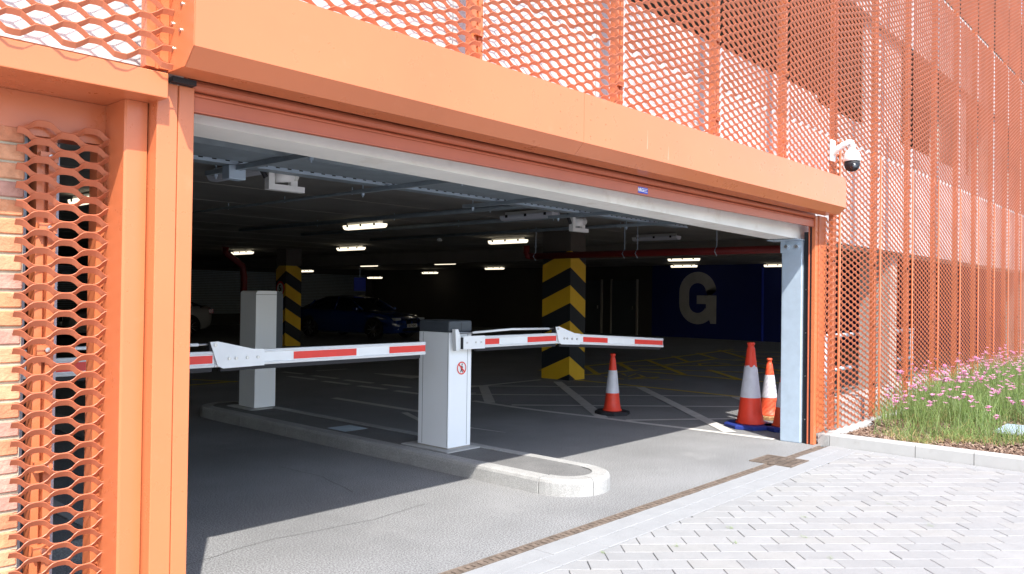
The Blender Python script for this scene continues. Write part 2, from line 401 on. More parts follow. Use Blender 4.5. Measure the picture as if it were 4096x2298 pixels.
# ------------------------------------------------------------------ slot drain along the threshold, gully grate
dr = thing('slot_drain', 'rusty narrow slot drain running along the edge of the asphalt', 'drain', (5, 3.14, 0))
box('channel', .5, 8.30, 3.100, 3.180, -.06, -.035, M['black_rubber'], dr)
for y0, y1 in ((3.101, 3.112), (3.168, 3.180)):
    box('edge_rail', .5, 8.30, y0, y1, -.035, .0025, M['rust'], dr)
q = MB()
for i in range(int(7.78/.05)):
    if 6.98 < .52+i*.05 < 7.46: continue
    q.box(.52+i*.05, .556+i*.05, 3.1125, 3.1675, -.03, -.003)
o = q.build('grating', M['rust'], dr); o['kind'] = 'stuff'
gl = thing('gully_grate', 'square rusty gully grate set into the slot drain by the right post', 'grate', (7.23, 3.14, 0))
for a in ((7.03, 7.43, 2.94, 2.965), (7.03, 7.43, 3.315, 3.34), (7.03, 7.055, 2.9655, 3.3145), (7.405, 7.43, 2.9655, 3.3145)):
    box('frame_bar', *a, -.02, .009, M['rust'], gl)
box('sump', 7.056, 7.404, 2.966, 3.314, -.03, .0052, M['black_rubber'], gl)
for i in range(9):
    for j in range(5):
        x = 7.066+i*.0375; y = 2.976+j*.068
        box('grate_bar', x, x+.02, y, y+.055, .0055, .0105, M['rust'], gl)

# ------------------------------------------------------------------ traffic island
isl = thing('traffic_island', 'kerbed concrete traffic island with rounded nose between the entry and exit lanes', 'traffic island', (5.05, 6.5, 0))
def kerb_prof(x_out, x_in, hgt=.125):
    s = 1 if x_in > x_out else -1
    return [(x_out, -.05), (x_out+s*.004, hgt-.03), (x_out+s*.012, hgt-.009), (x_out+s*.03, hgt), (x_in, hgt), (x_in, -.05)]
XN, XF = 4.70, 5.40
ys = [3.93, 4.62, 5.52, 6.43, 7.34, 8.25, 9.10]
for a, b in zip(ys, ys[1:]):
    prism('kerb_stone', [(p[0], p[1]) for p in kerb_prof(XN, XN+.13)], 'y', a+.003, b-.003, M['kerb'], isl)
    prism('kerb_stone', [(p[0], p[1]) for p in kerb_prof(XF, XF-.13)], 'y', a+.003, b-.003, M['kerb'], isl)
def nose(sgn, cxm, y_base, name, a0, a1, n=8):
    """a rounded corner block of the island end, quadrant a0..a1 (deg) about (cxm,y_base)"""
    Ro, Ri = .345, .20
    V = []; F = []
    rings = [(Ro, -.05), (Ro-.004, .095), (Ro-.012, .116), (Ro-.032, .125), (Ri, .125)]
    for i in range(n+1):
        t = R(a0+(a1-a0)*i/n)
        for r_, z_ in rings: V.append((cxm+r_*math.cos(t), y_base+sgn*r_*math.sin(t), z_))
    m_ = len(rings)
    for i in range(n):
        for k in range(m_-1): F.append((i*m_+k, (i+1)*m_+k, (i+1)*m_+k+1, i*m_+k+1))
    F.append(tuple(range(m_))); F.append(tuple(n*m_+k for k in range(m_))[::-1])
    # square inner corner like a cast quadrant
    q = MB(); q.add(V, F); return q.build(name, M['kerb'], isl)
cxm = (XN+XF)/2
nose(-1, cxm, 3.925, 'kerb_quadrant', 0.6, 74); nose(-1, cxm, 3.925, 'kerb_quadrant', 75, 105); nose(-1, cxm, 3.925, 'kerb_quadrant', 106, 179.4)
nose(1, cxm, 9.105, 'kerb_quadrant', 0.6, 89.5); nose(1, cxm, 9.105, 'kerb_quadrant', 90.5, 179.4)
box('infill', XN+.132, XF-.132, 3.86, 9.2, -.04, .119, M['infill'], isl)
mobj('infill_end', [(cxm+.203*math.cos(R(a)), 3.925-.203*math.sin(R(a)), .1185) for a in range(0, 181, 15)], [tuple(range(13))], M['infill'], isl)
mobj('infill_end', [(cxm+.203*math.cos(R(a)), 9.105+.203*math.sin(R(a)), .1185) for a in range(0, 181, 15)], [tuple(range(12, -1, -1))], M['infill'], isl)
for cx0, cx1, cy0, cy1 in ((4.86, 5.27, 5.08, 5.70), (4.97, 5.262, 8.5, 9.05)):
    box('plinth_pad', cx0, min(cx1, 5.262), cy0, cy1, .119, .131, M['kerb_white'], isl, .004)
q = MB()
for i in range(14): q.box(4.90, 5.18, 6.60+i*.022, 6.61+i*.022, .119, .1225)
o = q.build('inspection_cover', M['galv_dark'], isl)
# second island, left lane
isl2 = thing('traffic_island', 'grey kerbed island seen through the mesh beside the left post', 'traffic island', (1.4, 5.5, 0))
for a, b in ((4.75, 5.5), (5.5, 6.4), (6.4, 7.3), (7.3, 8.2)):
    prism('kerb_stone', kerb_prof(1.98, 1.85), 'y', a+.003, b-.003, M['kerb'], isl2)
box('infill', .4, 1.848, 4.75, 8.2, -.04, .119, M['infill'], isl2)
kk = thing('low_kerb', 'far grey kerb edge seen low through the left mesh', 'kerb', (3.3, 9, 0))
for a, b in ((8.3, 9.2), (9.2, 10.1)): prism('kerb_stone', kerb_prof(3.35, 3.2), 'y', a+.003, b-.003, M['kerb'], kk)

# ------------------------------------------------------------------ building shell
bld = thing('car_park_building', 'multi storey car park behind orange mesh, dark parking deck inside', 'building', (12, 20, 0))
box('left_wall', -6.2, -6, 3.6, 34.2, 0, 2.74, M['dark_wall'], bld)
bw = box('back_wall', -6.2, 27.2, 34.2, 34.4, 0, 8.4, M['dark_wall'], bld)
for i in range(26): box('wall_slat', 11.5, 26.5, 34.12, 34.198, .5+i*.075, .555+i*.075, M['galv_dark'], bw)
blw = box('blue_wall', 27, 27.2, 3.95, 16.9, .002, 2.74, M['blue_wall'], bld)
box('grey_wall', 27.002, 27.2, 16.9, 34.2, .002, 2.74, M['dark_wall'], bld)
for y0, nm in ((17.6, 'door'), (19.3, 'door')):
    d = box(nm, 26.95, 27.0, y0, y0+1.15, .005, 2.15, M['cab_dark'], bld)
    box('door_frame', 26.93, 27.0, y0-.07, y0-.002, .005, 2.2, M['grout'], d); box('door_frame', 26.93, 27.0, y0+1.152, y0+1.22, .005, 2.2, M['grout'], d)
    box('door_handle', 26.90, 26.949, y0+.12, y0+.16, 1.0, 1.14, M['steel'], d)
# letter G (stroke outline, facing -X; +Y is left in view)
def letterG():
    cy, cz, W_, H_, t = 14.93, 1.49, 1.54, 1.92, .42
    x = 26.994; rr = W_/2 - t/2; hz = H_/2 - t*.46
    pts = [(rr, .30)] + [(rr*math.cos(R(a)), (hz-rr)+rr*math.sin(R(a))) for a in range(0, 181, 10)] + \
          [(rr*math.cos(R(a)), -(hz-rr)+rr*math.sin(R(a))) for a in range(180, 331, 10)]
    V = []; F = []; n = len(pts)
    for i in range(n):
        p0, p1 = Vector(pts[max(0, i-1)]), Vector(pts[min(n-1, i+1)])
        tt = (p1-p0).normalized(); nn = Vector((-tt.y, tt.x))
        if i == 0: nn = Vector((-1, 0))
        for s_ in (1, -1):
            e = Vector(pts[i]) + nn*s_*t/2
            V.append((x, cy-e.x, cz+e.y))
    for i in range(n-1): F.append((2*i, 2*i+1, 2*i+3, 2*i+2))
    def quad(u0, u1, v0, v1, dx, u2=None):
        m0 = len(V); V.extend([(x-dx, cy-u0, cz+v1), (x-dx, cy-u1, cz+v1), (x-dx, cy-u1, cz+v0), (x-dx, cy-(u2 if u2 is not None else u0), cz+v0)]); F.append((m0, m0+1, m0+2, m0+3))
    quad(-.03, W_/2, -.22, .10, .001)                       # crossbar
    quad(W_/2-t, W_/2, -.62, -.219, .0012)                  # short leg
    quad(W_/2-t*.85, W_/2, -H_/2+.02, -.618, .0014, W_/2-t*.55)
    mobj('letter', V, F, M['letter'], blw)
letterG()
box('wall_corner_trim', 26.96, 26.998, 12.35, 12.41, .005, 2.6, M['blue_sign'], bld)
# ceiling: precast planks with pale grout strips
for i in range(19):
    y0 = 3.75+i*1.635
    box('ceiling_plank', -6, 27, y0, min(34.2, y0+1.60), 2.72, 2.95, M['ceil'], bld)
    if y0+1.635 < 34: box('grout_strip', -6, 27, y0+1.601, y0+1.634, 2.716, 2.94, M['grout'], bld)
box('deck_slab', -6, 27, 3.62, 34.2, 2.952, 3.05, M['concrete'], bld)
for x0 in (15.6,): box('downstand_beam', x0, x0+.5, 4.4, 34.1, 2.38, 2.714, M['concrete'], bld)
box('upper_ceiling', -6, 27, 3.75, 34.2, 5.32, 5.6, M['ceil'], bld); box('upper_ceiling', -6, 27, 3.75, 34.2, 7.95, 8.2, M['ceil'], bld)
box('end_wall', 27.21, 27.4, 3.6, 34.2, 0, 8.4, M['dark_wall'], bld); box('end_wall', -6.4, -6.21, 3.6, 34.2, 0, 8.4, M['dark_wall'], bld)
# tilted front edge beam over the entrance
q = MB(); q.add([(1.47, 3.42, 2.245), (8.62, 3.42, 2.125), (8.62, 3.70, 2.125), (1.47, 3.70, 2.245), (1.47, 3.42, 2.95), (8.62, 3.42, 2.95), (8.62, 3.70, 2.95), (1.47, 3.70, 2.95)],
      [(0, 3, 2, 1), (4, 5, 6, 7), (0, 1, 5, 4), (1, 2, 6, 5), (2, 3, 7, 6), (3, 0, 4, 7)]); q.build('entrance_beam', M['soffit'], bld)
box('edge_beam', 8.64, 27, 3.61, 3.9, 2.17, 2.71, M['soffit'], bld); box('edge_beam', -6, 1.29, 3.6, 3.9, 2.3, 2.71, M['soffit'], bld)
MUL = [-.9, .45, 1.78, 3.22, 4.62, 6.02, 7.36, 8.66, 9.97, 11.24, 12.46, 13.66, 14.82, 15.98, 17.14, 18.3, 19.46, 20.62, 21.78, 22.94, 24.1, 25.26]
for x0, x1 in zip(MUL, MUL[1:]):
    zb = 2.2 if x0 > 8 else 2.30
    if x0 < 8: box('spandrel_panel', x0+.006, x1-.006, 3.375 if x0 > 1 else 3.35, 3.415, 2.42, 3.70, M['white_panel'], bld)
    else: box('spandrel_panel', x0+.006, x1-.006, 3.50, 3.58, 2.17, 3.70, M['white_panel'], bld)
    box('spandrel_panel', x0+.006, x1-.006, 3.50, 3.58, 5.14, 6.32, M['white_panel'], bld)
for x in (11.96, 15.45, 18.2, 21.5):
    if x in (11.96, 21.5): box('concrete_column', x, x+.32, 3.62, 4.03, 0.001, 2.168, M['mid_concrete'], bld)
    box('concrete_column', x, x+.32, 3.62, 4.03, 3.06, 5.30, M['soffit'], bld)
box('white_infill', 10.75, 12.32, 3.585, 3.61, 3.06, 5.30, M['white_panel'], bld)
for x0 in (15.3, 18.2): box('white_infill', x0, x0+.75, 3.585, 3.61, 3.06, 5.30, M['white_panel'], bld)

# ------------------------------------------------------------------ pillars
def pillar(label, x, y, wx, wy, ztop, off=0.0, pitch=.305, drop=.27):
    t = thing('concrete_pillar', label, 'pillar', (x+wx/2, y+wy/2, 0), 'chevron painted pillars')
    box('shaft', x+.004, x+wx-.004, y+.004, y+wy-.004, 0, 2.72, M['brown_concrete'], t)
    k = 0; z = -.30+off
    while z < ztop+.4:
        mt = M['yellow'] if k % 2 else M['black']
        def cl(v): return min(max(v, 0.001), ztop)
        for face in (0, 1):
            if face == 0: a, b = (x, y), (x, y+wy)             # -X side
            else: a, b = (x, y), (x+wx, y)                     # -Y side
            poly = [(0, z), (1, z-drop), (1, z-drop+pitch), (0, z+pitch)]
            poly = clip([(u, v) for u, v in poly], 0, 1, ztop); 
            if len(poly) > 2: poly = clip(poly, 0, -1, -.001)
            if len(poly) < 3: continue
            V = [(a[0]+(b[0]-a[0])*u, a[1]+(b[1]-a[1])*u, v) for u, v in poly]
            mobj('chevron_band', V, [tuple(range(len(V)))], mt, t)
        z += pitch; k += 1
    # far sides painted plain yellow
    box('far_paint', x+.006, x+wx, y+.006, y+wy, .001, ztop-.01, M['yellow'], t)
    return t
pillar('concrete pillar with yellow and black chevrons behind the folding arm', 11.36, 8.80, .45, .64, 2.30, .0985, .316)
p2 = pillar('distant pillar with yellow and black chevrons carrying a round speed sign', 12.5, 19.65, .50, .50, 2.24, -.015, .345, .30)
for x, y in ((4.0, 20.0), (20.5, 19.65), (20.5, 27.5), (12.5, 29.0)):
    pass
sg = thing('speed_sign', 'small round white speed sign with red ring reading 5 on the far pillar', 'sign', (12.46, 19.9, 1.6))
q = MB()
V = [(12.485, 19.9+.21*math.cos(R(a)), 1.6+.21*math.sin(R(a))) for a in range(0, 360, 15)]
mobj('red_disc', V, [tuple(range(len(V)))], M['red_tape'], sg)
V = [(12.48, 19.9+.16*math.cos(R(a)), 1.6+.16*math.sin(R(a))) for a in range(0, 360, 15)]
mobj('white_disc', V, [tuple(range(len(V)))], M['white'], sg)
text_obj('numeral', '5', .26, M['black'], sg, (12.472, 19.9, 1.6), (0, -1, 0), (0, 0, 1), .008)

# ------------------------------------------------------------------ mesh cladding
clad = thing('mesh_cladding', 'orange expanded metal mesh screen covering the facade on posts', 'cladding', (8, 3.2, 0))
def exp_mesh(W_, H_, L=.180, p=.0328, d=.0105, h=.020, th=.003, spc=8, A=None, flip=False):
    V = []; F = []
    A = A or p/2-.0005; nr = max(1, int(H_/p)); ns = max(2, int(round(W_/L*spc)))
    for i in range(nr):
        zc = (i+.5)*p; ph = .5*(i % 2)
        base = len(V)
        for k in range(ns+1):
            x = W_*k/ns
            c_ = math.cos(2*math.pi*(x/L+ph)); wv = math.tanh(1.7*c_)/math.tanh(1.7)
            z = zc + A*wv
            # front edge high, back edge low, thickness th
            if flip: V += [(x, 0, z-h/2), (x, -th*.6, z-h/2+th*.8), (x, d-th*.6, z+h/2+th*.8), (x, d, z+h/2)]
            else: V += [(x, 0, z+h/2), (x, d, z-h/2), (x, d-th*.6, z-h/2-th*.8), (x, -th*.6, z+h/2-th*.8)]
        for k in range(ns):
            a = base+4*k; b = a+4
            for e in range(4): F.append((a+e, b+e, b+(e+1) % 4, a+(e+1) % 4))
        F.append((base, base+1, base+2, base+3)); e = base+4*ns; F.append((e+3, e+2, e+1, e))
    return V, F
def mesh_data(name, W_, H_, **k):
    V, F = exp_mesh(W_, H_, **k)
    d = bpy.data.meshes.new(name); d.from_pydata(V, [], F); d.materials.append(M['orange_mesh']); d.update(); return d
YM = 3.135
UPK = dict(d=.0135, h=.0225)
MD = {'left': mesh_data('mesh_left', 1.01, .83, p=.036), 'low': mesh_data('mesh_low', 1.2, 3.06), 'above': mesh_data('mesh_above', 1.38, .52), 'up': mesh_data('mesh_up', 1.2, 2.60, **UPK), 'up_n': mesh_data('mesh_upn', 1.38, 2.60, **UPK)}
cof = ORG[clad.name]
def panel(d, x0, x1, z0, W0):
    o = bpy.data.objects.new('mesh_panel', d); link(o, clad)
    o.location = Vector((x0, YM, z0)) - cof; o.scale = ((x1-x0)/W0, 1, 1)
    o.location.y += random.uniform(-.004, .004)
    return o
for x0, x1 in zip(MUL, MUL[1:]):
    a, b = x0+.01, x1-.01
    if x0 > 8: 
        if x0 < 8.7: a = 8.535
        panel(MD['low'], a, b, .135, 1.2)
        panel(MD['up'], a, b, 3.212, 1.2); panel(MD['up'], a, b, 5.85, 1.2)
    else:
        if x0 > 1.7 : panel(MD['above'], a, b, 2.70, 1.38)
        else: panel(MD['left'], a, min(b, 1.47), 2.385, min(b, 1.47)-a) if x0 > .4 else panel(MD['above'], a, b, 2.385, 1.38)
        panel(MD['up_n'], a, b, 3.212, 1.38); panel(MD['up_n'], a, b, 5.85, 1.38)
# short panel over the hood left end
d_ = mesh_data('mesh_short', .28, .52); panel(d_, 1.49, 1.77, 2.70, .28)
panel(mesh_data('mesh_fill', .235, 2.23), 8.298, 8.533, .135, .235)      # strip beside the right guide
MW = .044
def mullion(x, z0, z1):
    q = MB()
    q.box(x-MW, x-.009, 3.175, 3.225, z0, z1); q.box(x-.009, x+.009, 3.187, 3.222, z0, z1); q.box(x+.009, x+MW, 3.175, 3.225, z0, z1)
    o = q.build('mullion', M['orange'], clad)
    return o
for x in MUL:
    if x < 1.2: mullion(x, 2.38, 8.4)
    elif x < 8.6: mullion(x, 2.76, 8.4)
    else: mullion(x, .13, 8.4)
    z = 2.95
    while z < 8.2:
        q = MB(); q.box(x-.03, x+.03, 3.155, 3.174, z, z+.05); o = q.build('fixing_cleat', M['orange'], clad)
        z += .65
mullion(1.425, 2.38, 8.4)
for x in MUL:
    if 8.6 < x < 21:
        zt = 3.20
        box('joint_batten', x-.016, x+.016, YM-.018, YM-.004, .15, zt, M['orange'], clad)
        for z in (.5, 1.2, 1.9, 2.6):
            box('black_clip', x-.06, x-.02, YM+.026, YM+.037, z, z+.025, M['black_rubber'], clad)

# left bay: lintel, corner post, small mesh panel, inner mullions
sur = thing('door_surround', 'orange steel surround left of the entrance with lintel, boxed post and small mesh panel', 'door surround', (1.3, 3.3, 0))
box('lintel', -2.5, 1.468, 3.17, 3.60, 2.265, 2.366, M['orange'], sur, .004)
box('lintel_back', -2.5, 1.445, 3.502, 3.60, 2.10, 2.264, M['orange'], sur)
prism('boxed_post', [(1.36, 3.318), (1.368, 3.31), (1.449, 3.31), (1.449, 3.50), (1.36, 3.50)], 'z', 0, 2.264, M['orange'], sur)
dm = mesh_data('mesh_side', .345, 2.12, L=.180, p=.03525, d=.015, h=.022, spc=14)
o = bpy.data.objects.new('mesh_panel', dm); link(o, sur); o.location = Vector((1.022, 3.455, .03)) - ORG[sur.name]
for x0, x1, y0, y1, mt, nm in ((1.112, 1.140, 3.52, 3.60, 'orange', 'mullion'), (1.1402, 1.1545, 3.545, 3.60, 'orange', 'mullion'), (1.1547, 1.184, 3.52, 3.60, 'orange', 'mullion'),
                           (1.338, 1.42, 3.52, 3.60, 'orange', 'mullion'), (1.208, 1.228, 3.62, 3.66, 'galv', 'grey_frame')):
    box(nm, x0, x1, y0, y1, 0, 2.099, M[mt], sur)
for z in (.45, .78, 1.24, 1.72, 2.0):
    box('cleat', 1.115, 1.18, 3.49, 3.519, z, z+.04, M['orange'], sur)
    q = MB(); q.tube([(1.15, 3.475, z+.02), (1.15, 3.489, z+.02)], .010, 8); q.build('bolt', M['steel'], sur)

# brick wall at the far left
bk = thing('brick_wall', 'orange buff brick wall at the left edge behind the mesh', 'brick wall', (.4, 3.6, 0))
box('mortar', -2.6, 1.064, 3.508, 3.60, 0, 2.2, M['mortar'], bk)
H_ = .0708
for i in range(30):
    z0 = .01+i*H_
    if z0+.06 > 2.19: break
    x1 = 1.067
    first = True
    while x1 > .2:
        wl = (.205 if i % 2 else .100) if first else .205
        first = False
        bm = bmesh.new(); bmesh.ops.create_cube(bm, size=1)
        jx = random.uniform(-.003, .003); jy = random.uniform(-.002, .003)
        for v in bm.verts: v.co = Vector((x1-wl/2+v.co.x*(wl-.010)+jx, 3.54+v.co.y*.08-jy, z0+.03+v.co.z*(.0605)))
        bmesh.ops.bevel(bm, geom=bm.edges[:], offset=.005, segments=1, affect='EDGES')
        from_bm('brick', bm, random.choice(M['brick']), bk); x1 -= wl
box('edge_strip', 1.072, 1.09, 3.56, 3.60, 0, 2.2, M['galv_dark'], bk)

# ------------------------------------------------------------------ roller shutter with hood, guides
sh = thing('roller_shutter', 'raised orange roller shutter with long boxed hood and side guides over the entrance', 'roller shutter', (5, 3.2, 0))
XL, XR = 1.475, 8.40
hp = [(2.97, 2.742), (2.97, 2.440), (3.04, 2.370), (3.19, 2.370), (3.19, 2.378), (3.05, 2.378), (2.976, 2.444), (2.976, 2.736), (3.33, 2.736), (3.33, 2.742)]
XS = 3.95
prism('hood', hp, 'x', XL, XS-.0012, M['orange'], sh); prism('hood', hp, 'x', XS+.0012, XR, M['orange'], sh)
cap = [(2.97, 2.742), (2.97, 2.440), (3.04, 2.370), (3.19, 2.370), (3.19, 2.742)]
prism('hood_end_plate', [(2.972, 3.05), (2.972, 2.440), (3.041, 2.372), (3.20, 2.372), (3.20, 3.05)], 'x', XL-.004, XL-.0005, M['orange'], sh)
prism('hood_end_plate', cap, 'x', XR+.0005, XR+.004, M['orange'], sh)
for (y, z) in ((3.08, 2.52), (3.14, 2.46), (3.07, 2.62), (3.15, 2.56)):
    q = MB(); q.tube([(XL-.010, y, z), (XL-.004, y, z)], .008, 8); q.build('screw', M['steel'], sh)
for x in (3.72, 3.88, 4.02, 4.18):
    for z in (2.49, 2.59, 2.69):
        q = MB(); q.tube([(x, 2.968, z), (x, 2.9702, z)], .0045, 8); q.build('rivet', M['orange'], sh)
for x, za, zb, w_ in ((4.66, 2.50, 2.63, .004), (4.93, 2.46, 2.56, .005)):
    mobj('scratch', [(x, 2.9692, za), (x+w_, 2.9692, za), (x+w_*1.6, 2.9692, zb), (x+w_*1.2, 2.9692, zb)], [(0, 1, 2, 3)], M['scratch'], sh)
# slats just showing: bead, ridge, bottom bar
bead = [(3.262+.026*math.cos(R(a)), 2.362+.026*math.sin(R(a))) for a in range(0, 360, 24)]
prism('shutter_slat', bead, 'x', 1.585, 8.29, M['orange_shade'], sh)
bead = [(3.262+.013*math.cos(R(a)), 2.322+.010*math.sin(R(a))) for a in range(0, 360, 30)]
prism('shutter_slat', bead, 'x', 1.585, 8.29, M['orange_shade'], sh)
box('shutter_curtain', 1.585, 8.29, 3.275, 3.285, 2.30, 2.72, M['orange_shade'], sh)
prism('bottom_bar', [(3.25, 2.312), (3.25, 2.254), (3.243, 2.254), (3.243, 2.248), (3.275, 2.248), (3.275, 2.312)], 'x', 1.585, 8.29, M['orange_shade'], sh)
st = box('sticker', 4.985, 5.115, 3.2485, 3.2495, 2.261, 2.306, M['blue_sign'], sh)
text_obj('sticker_text', 'NRG', .036, M['white'], st, (5.018, 3.248, 2.284), (1, 0, 0), (0, 0, 1), .0012, .0003)
for i in range(3): box('sticker_line', 5.055, 5.108-.01*(i == 1), 3.2478, 3.2484, 2.294-i*.011, 2.298-i*.011, M['white'], st)
# guides
def guide(parts):
    for nm, x0, x1, y0, y1, z0, z1, mt in parts: box(nm, x0, x1, y0, y1, z0, z1, M[mt], sh, .003, 1)
guide([('guide_rail', 1.543, 1.610, 3.235, 3.42, 0.0, 2.345, 'orange'), ('guide_cover', 1.455, 1.5405, 3.237, 3.42, 0.0, 2.345, 'orange'),
       ('guide_rail', 8.290, 8.36, 3.235, 3.275, .0, 2.36, 'orange'), ('guide_slot', 8.300, 8.36, 3.276, 3.296, .0, 2.36, 'black'),
       ('guide_rail', 8.286, 8.36, 3.297, 3.310, .0, 2.36, 'orange_shade'), ('guide_slot', 8.315, 8.36, 3.311, 3.365, .0, 2.2, 'black'),
       ('guide_cover', 8.363, 8.545, 3.225, 3.31, .115, 2.369, 'orange')])
box('shadow_gap', 1.50, 1.60, 3.2, 3.24, 2.346, 2.368, M['black_rubber'], sh)  # black box drawn in place of the shadow gap under the hood end
for z in (.25, .7, 1.15, 1.6): 
    q = MB(); q.tube([(8.308, 3.338, z), (8.3149, 3.338, z)], .007, 8); q.build('screw', M['steel'], sh)

# ------------------------------------------------------------------ galvanised post
gp = thing('steel_post', 'galvanised steel post bolted under the beam at the right side of the entrance', 'post', (8.33, 3.48, 0))
box('shaft', 8.28, 8.385, 3.372, 3.592, 0, 2.112, M['galv'], gp, .012, 3)
box('top_plate', 8.20, 8.41, 3.36, 3.72, 2.113, 2.124, M['galv'], gp)
box('angle_cleat', 8.270, 8.279, 3.365, 3.60, 1.985, 2.112, M['galv'], gp)
for y in (3.42, 3.53):
    q = MB(); q.tube([(8.235, y, 2.05), (8.269, y, 2.05)], .018, 8); q.build('bolt', M['steel'], gp)
    q = MB(); q.tube([(8.262, y, 2.05), (8.2695, y, 2.05)], .032, 12); q.build('washer', M['galv'], gp)

# ------------------------------------------------------------------ boom barriers
def arm_geo(parent, x0, z0, xk, zk, x1, z1, Y, stripes):
    hh = .052
    def seg(name, a, za, b, zb, mt=M['arm_white']):
        pr = [(-.02, -hh), (.02, -hh), (.028, -hh+.014), (.02, -hh+.022), (.02, hh-.022), (.028, hh-.014), (.02, hh), (-.02, hh)]
        V = [(a, Y-p[0], za+p[1]) for p in pr] + [(b, Y-p[0], zb+p[1]) for p in pr]; n = 8
        F = [tuple(range(n)), tuple(range(2*n-1, n-1, -1))] + [(i, (i+1) % n, (i+1) % n+n, i+n) for i in range(n)]
        q = MB(); q.add(V, F); return q.build(name, mt, parent)
    zat = lambda x: z0+(zk-z0)*(x-x0)/(xk-x0) if x < xk else zk+(z1-zk)*(x-xk)/(x1-xk)
    a1 = seg('arm', x0, z0, xk, zk); a2 = seg('arm', xk+.004, zk, x1, z1)
    for s0, s1 in stripes:
        V = [(s0, Y-.0225, zat(s0)-.026), (s1, Y-.0225, zat(s1)-.026), (s1, Y-.0225, zat(s1)+.026), (s0, Y-.0225, zat(s0)+.026)]
        mobj('red_stripe', V, [(0, 1, 2, 3)], M['red_tape'], a1 if s0 < xk else a2)
    for a, b in ((x0+.18, xk-.01), (xk+.05, x1-.05)):
        q = MB()
        pr = [(-.014, -hh-.03), (.014, -hh-.03), (.017, -hh-.001), (-.017, -hh-.001)]
        V = [(a, Y-p[0], zat(a)+p[1]) for p in pr] + [(b, Y-p[0], zat(b)+p[1]) for p in pr]
        q.add(V, [(0, 1, 2, 3), (7, 6, 5, 4)] + [(i, (i+1) % 4, (i+1) % 4+4, i+4) for i in range(4)])
        q.build('rubber_edge', M['black_rubber'], a1 if a < xk else a2)
    # knuckle plate
    pf = [(xk-.035, zat(xk)+.115), (xk+.02, zat(xk)+.117), (xk+.27, zat(xk+.27)+.060), (xk+.36, zat(xk+.36)+.056), (xk+.36, zat(xk+.36)-.056), (xk+.06, zat(xk)-.062), (xk+.02, zat(xk)-.045)]
    kp = prism('hinge_plate', pf, 'y', Y-.036, Y-.031, M['arm_white'], parent)
    for i, dx in enumerate((.10, .15, .23, .31)):
        q = MB(); q.tube([(xk+dx, Y-.044, zat(xk+dx)+.002), (xk+dx, Y-.0365, zat(xk+dx)+.002)], .011, 8); q.build('bolt', M['steel'], kp)
    q = MB(); q.tube([(xk, Y-.044, zat(xk)+.095), (xk, Y-.0365, zat(xk)+.095)], .012, 8); q.build('bolt', M['steel'], kp)
    # parallel rod
    q = MB(); q.tube([(x0+.14, Y, z0+.085), (x0+.5*(xk-x0), Y, z0+.105), (xk-.10, Y, zk+.098)], .011, 8); q.build('link_rod', M['arm_white'], parent, True)
    q = MB(); q.tube([(xk-.10, Y, zk+.098), (xk-.02, Y, zk+.098)], .007, 8); q.build('threaded_end', M['steel'], parent)
    box('rod_bracket', xk-.035, xk-.004, Y-.03, Y+.02, zk+.055, zk+.115, M['black_rubber'], parent)
    q = MB(); q.tube([(x0-.02, Y, z0+.08), (x0+.14, Y, z0+.085)], .006, 8); q.build('threaded_end', M['steel'], parent)
    hb = prism('pivot_bracket', [(x0-.085, z0+.12), (x0-.05, z0+.12), (x0+.0, z0+.02), (x0-.02, z0-.06), (x0-.07, z0-.07)], 'y', Y-.01, Y+.03, M['arm_white'], parent)
    box('arm_sleeve', x0-.004, x0+.27, Y-.032, Y-.0285, z0-.058, z0+.058, M['arm_white'], parent)
    box('sleeve_end', x0-.018, x0-.004, Y-.03, Y+.02, z0-.055, z0+.045, M['black_rubber'], parent)
    for dx in (.04, .15, .22):
        q = MB(); q.tube([(x0+dx, Y-.037, z0), (x0+dx, Y-.0322, z0)], .009, 8); q.build('bolt', M['steel'], parent)
def cabinet(parent, x0, x1, y0, y1, z0):
    bd = box('cabinet', x0, x1, y0, y1, z0+.012, z0+1.03, M['cab_white'], parent, .010, 2, True)
    box('base_seal', x0+.004, x1-.004, y0+.004, y1-.004, z0, z0+.0115, M['grout'], parent)
    cp = box('cap', x0-.002, x1+.002, y0-.002, y1+.002, z0+1.032, z0+1.137, M['cab_dark'], parent, .022, 3)
    for yy in (y1-.06, y0+.012): box('panel_groove', x0-.0012, x0+.001, yy, yy+.003, z0+.02, z0+1.025, M['cab_dark'], bd)
    for xx in (x1-.055,): box('panel_groove', xx, xx+.003, y0-.0012, y0+.001, z0+.02, z0+1.025, M['cab_dark'], bd)
    box('cap_groove', x0+.5*(x1-x0), x0+.5*(x1-x0)+.004, y0-.0035, y0-.0022, z0+1.04, z0+1.12, M['black_rubber'], cp)
    return bd
b1 = thing('boom_barrier', 'white barrier cabinet with charcoal cap and jointed arm reaching right', 'barrier', (5.08, 5.36, .131))
bd = cabinet(b1, 4.94, 5.222, 5.165, 5.565, .131)
arm_geo(b1, 5.02, 1.075, 6.34, 1.075, 8.36, .958, 5.095, [(5.29, 5.49), (5.89, 6.33), (6.78, 7.22), (7.75, 8.35)])
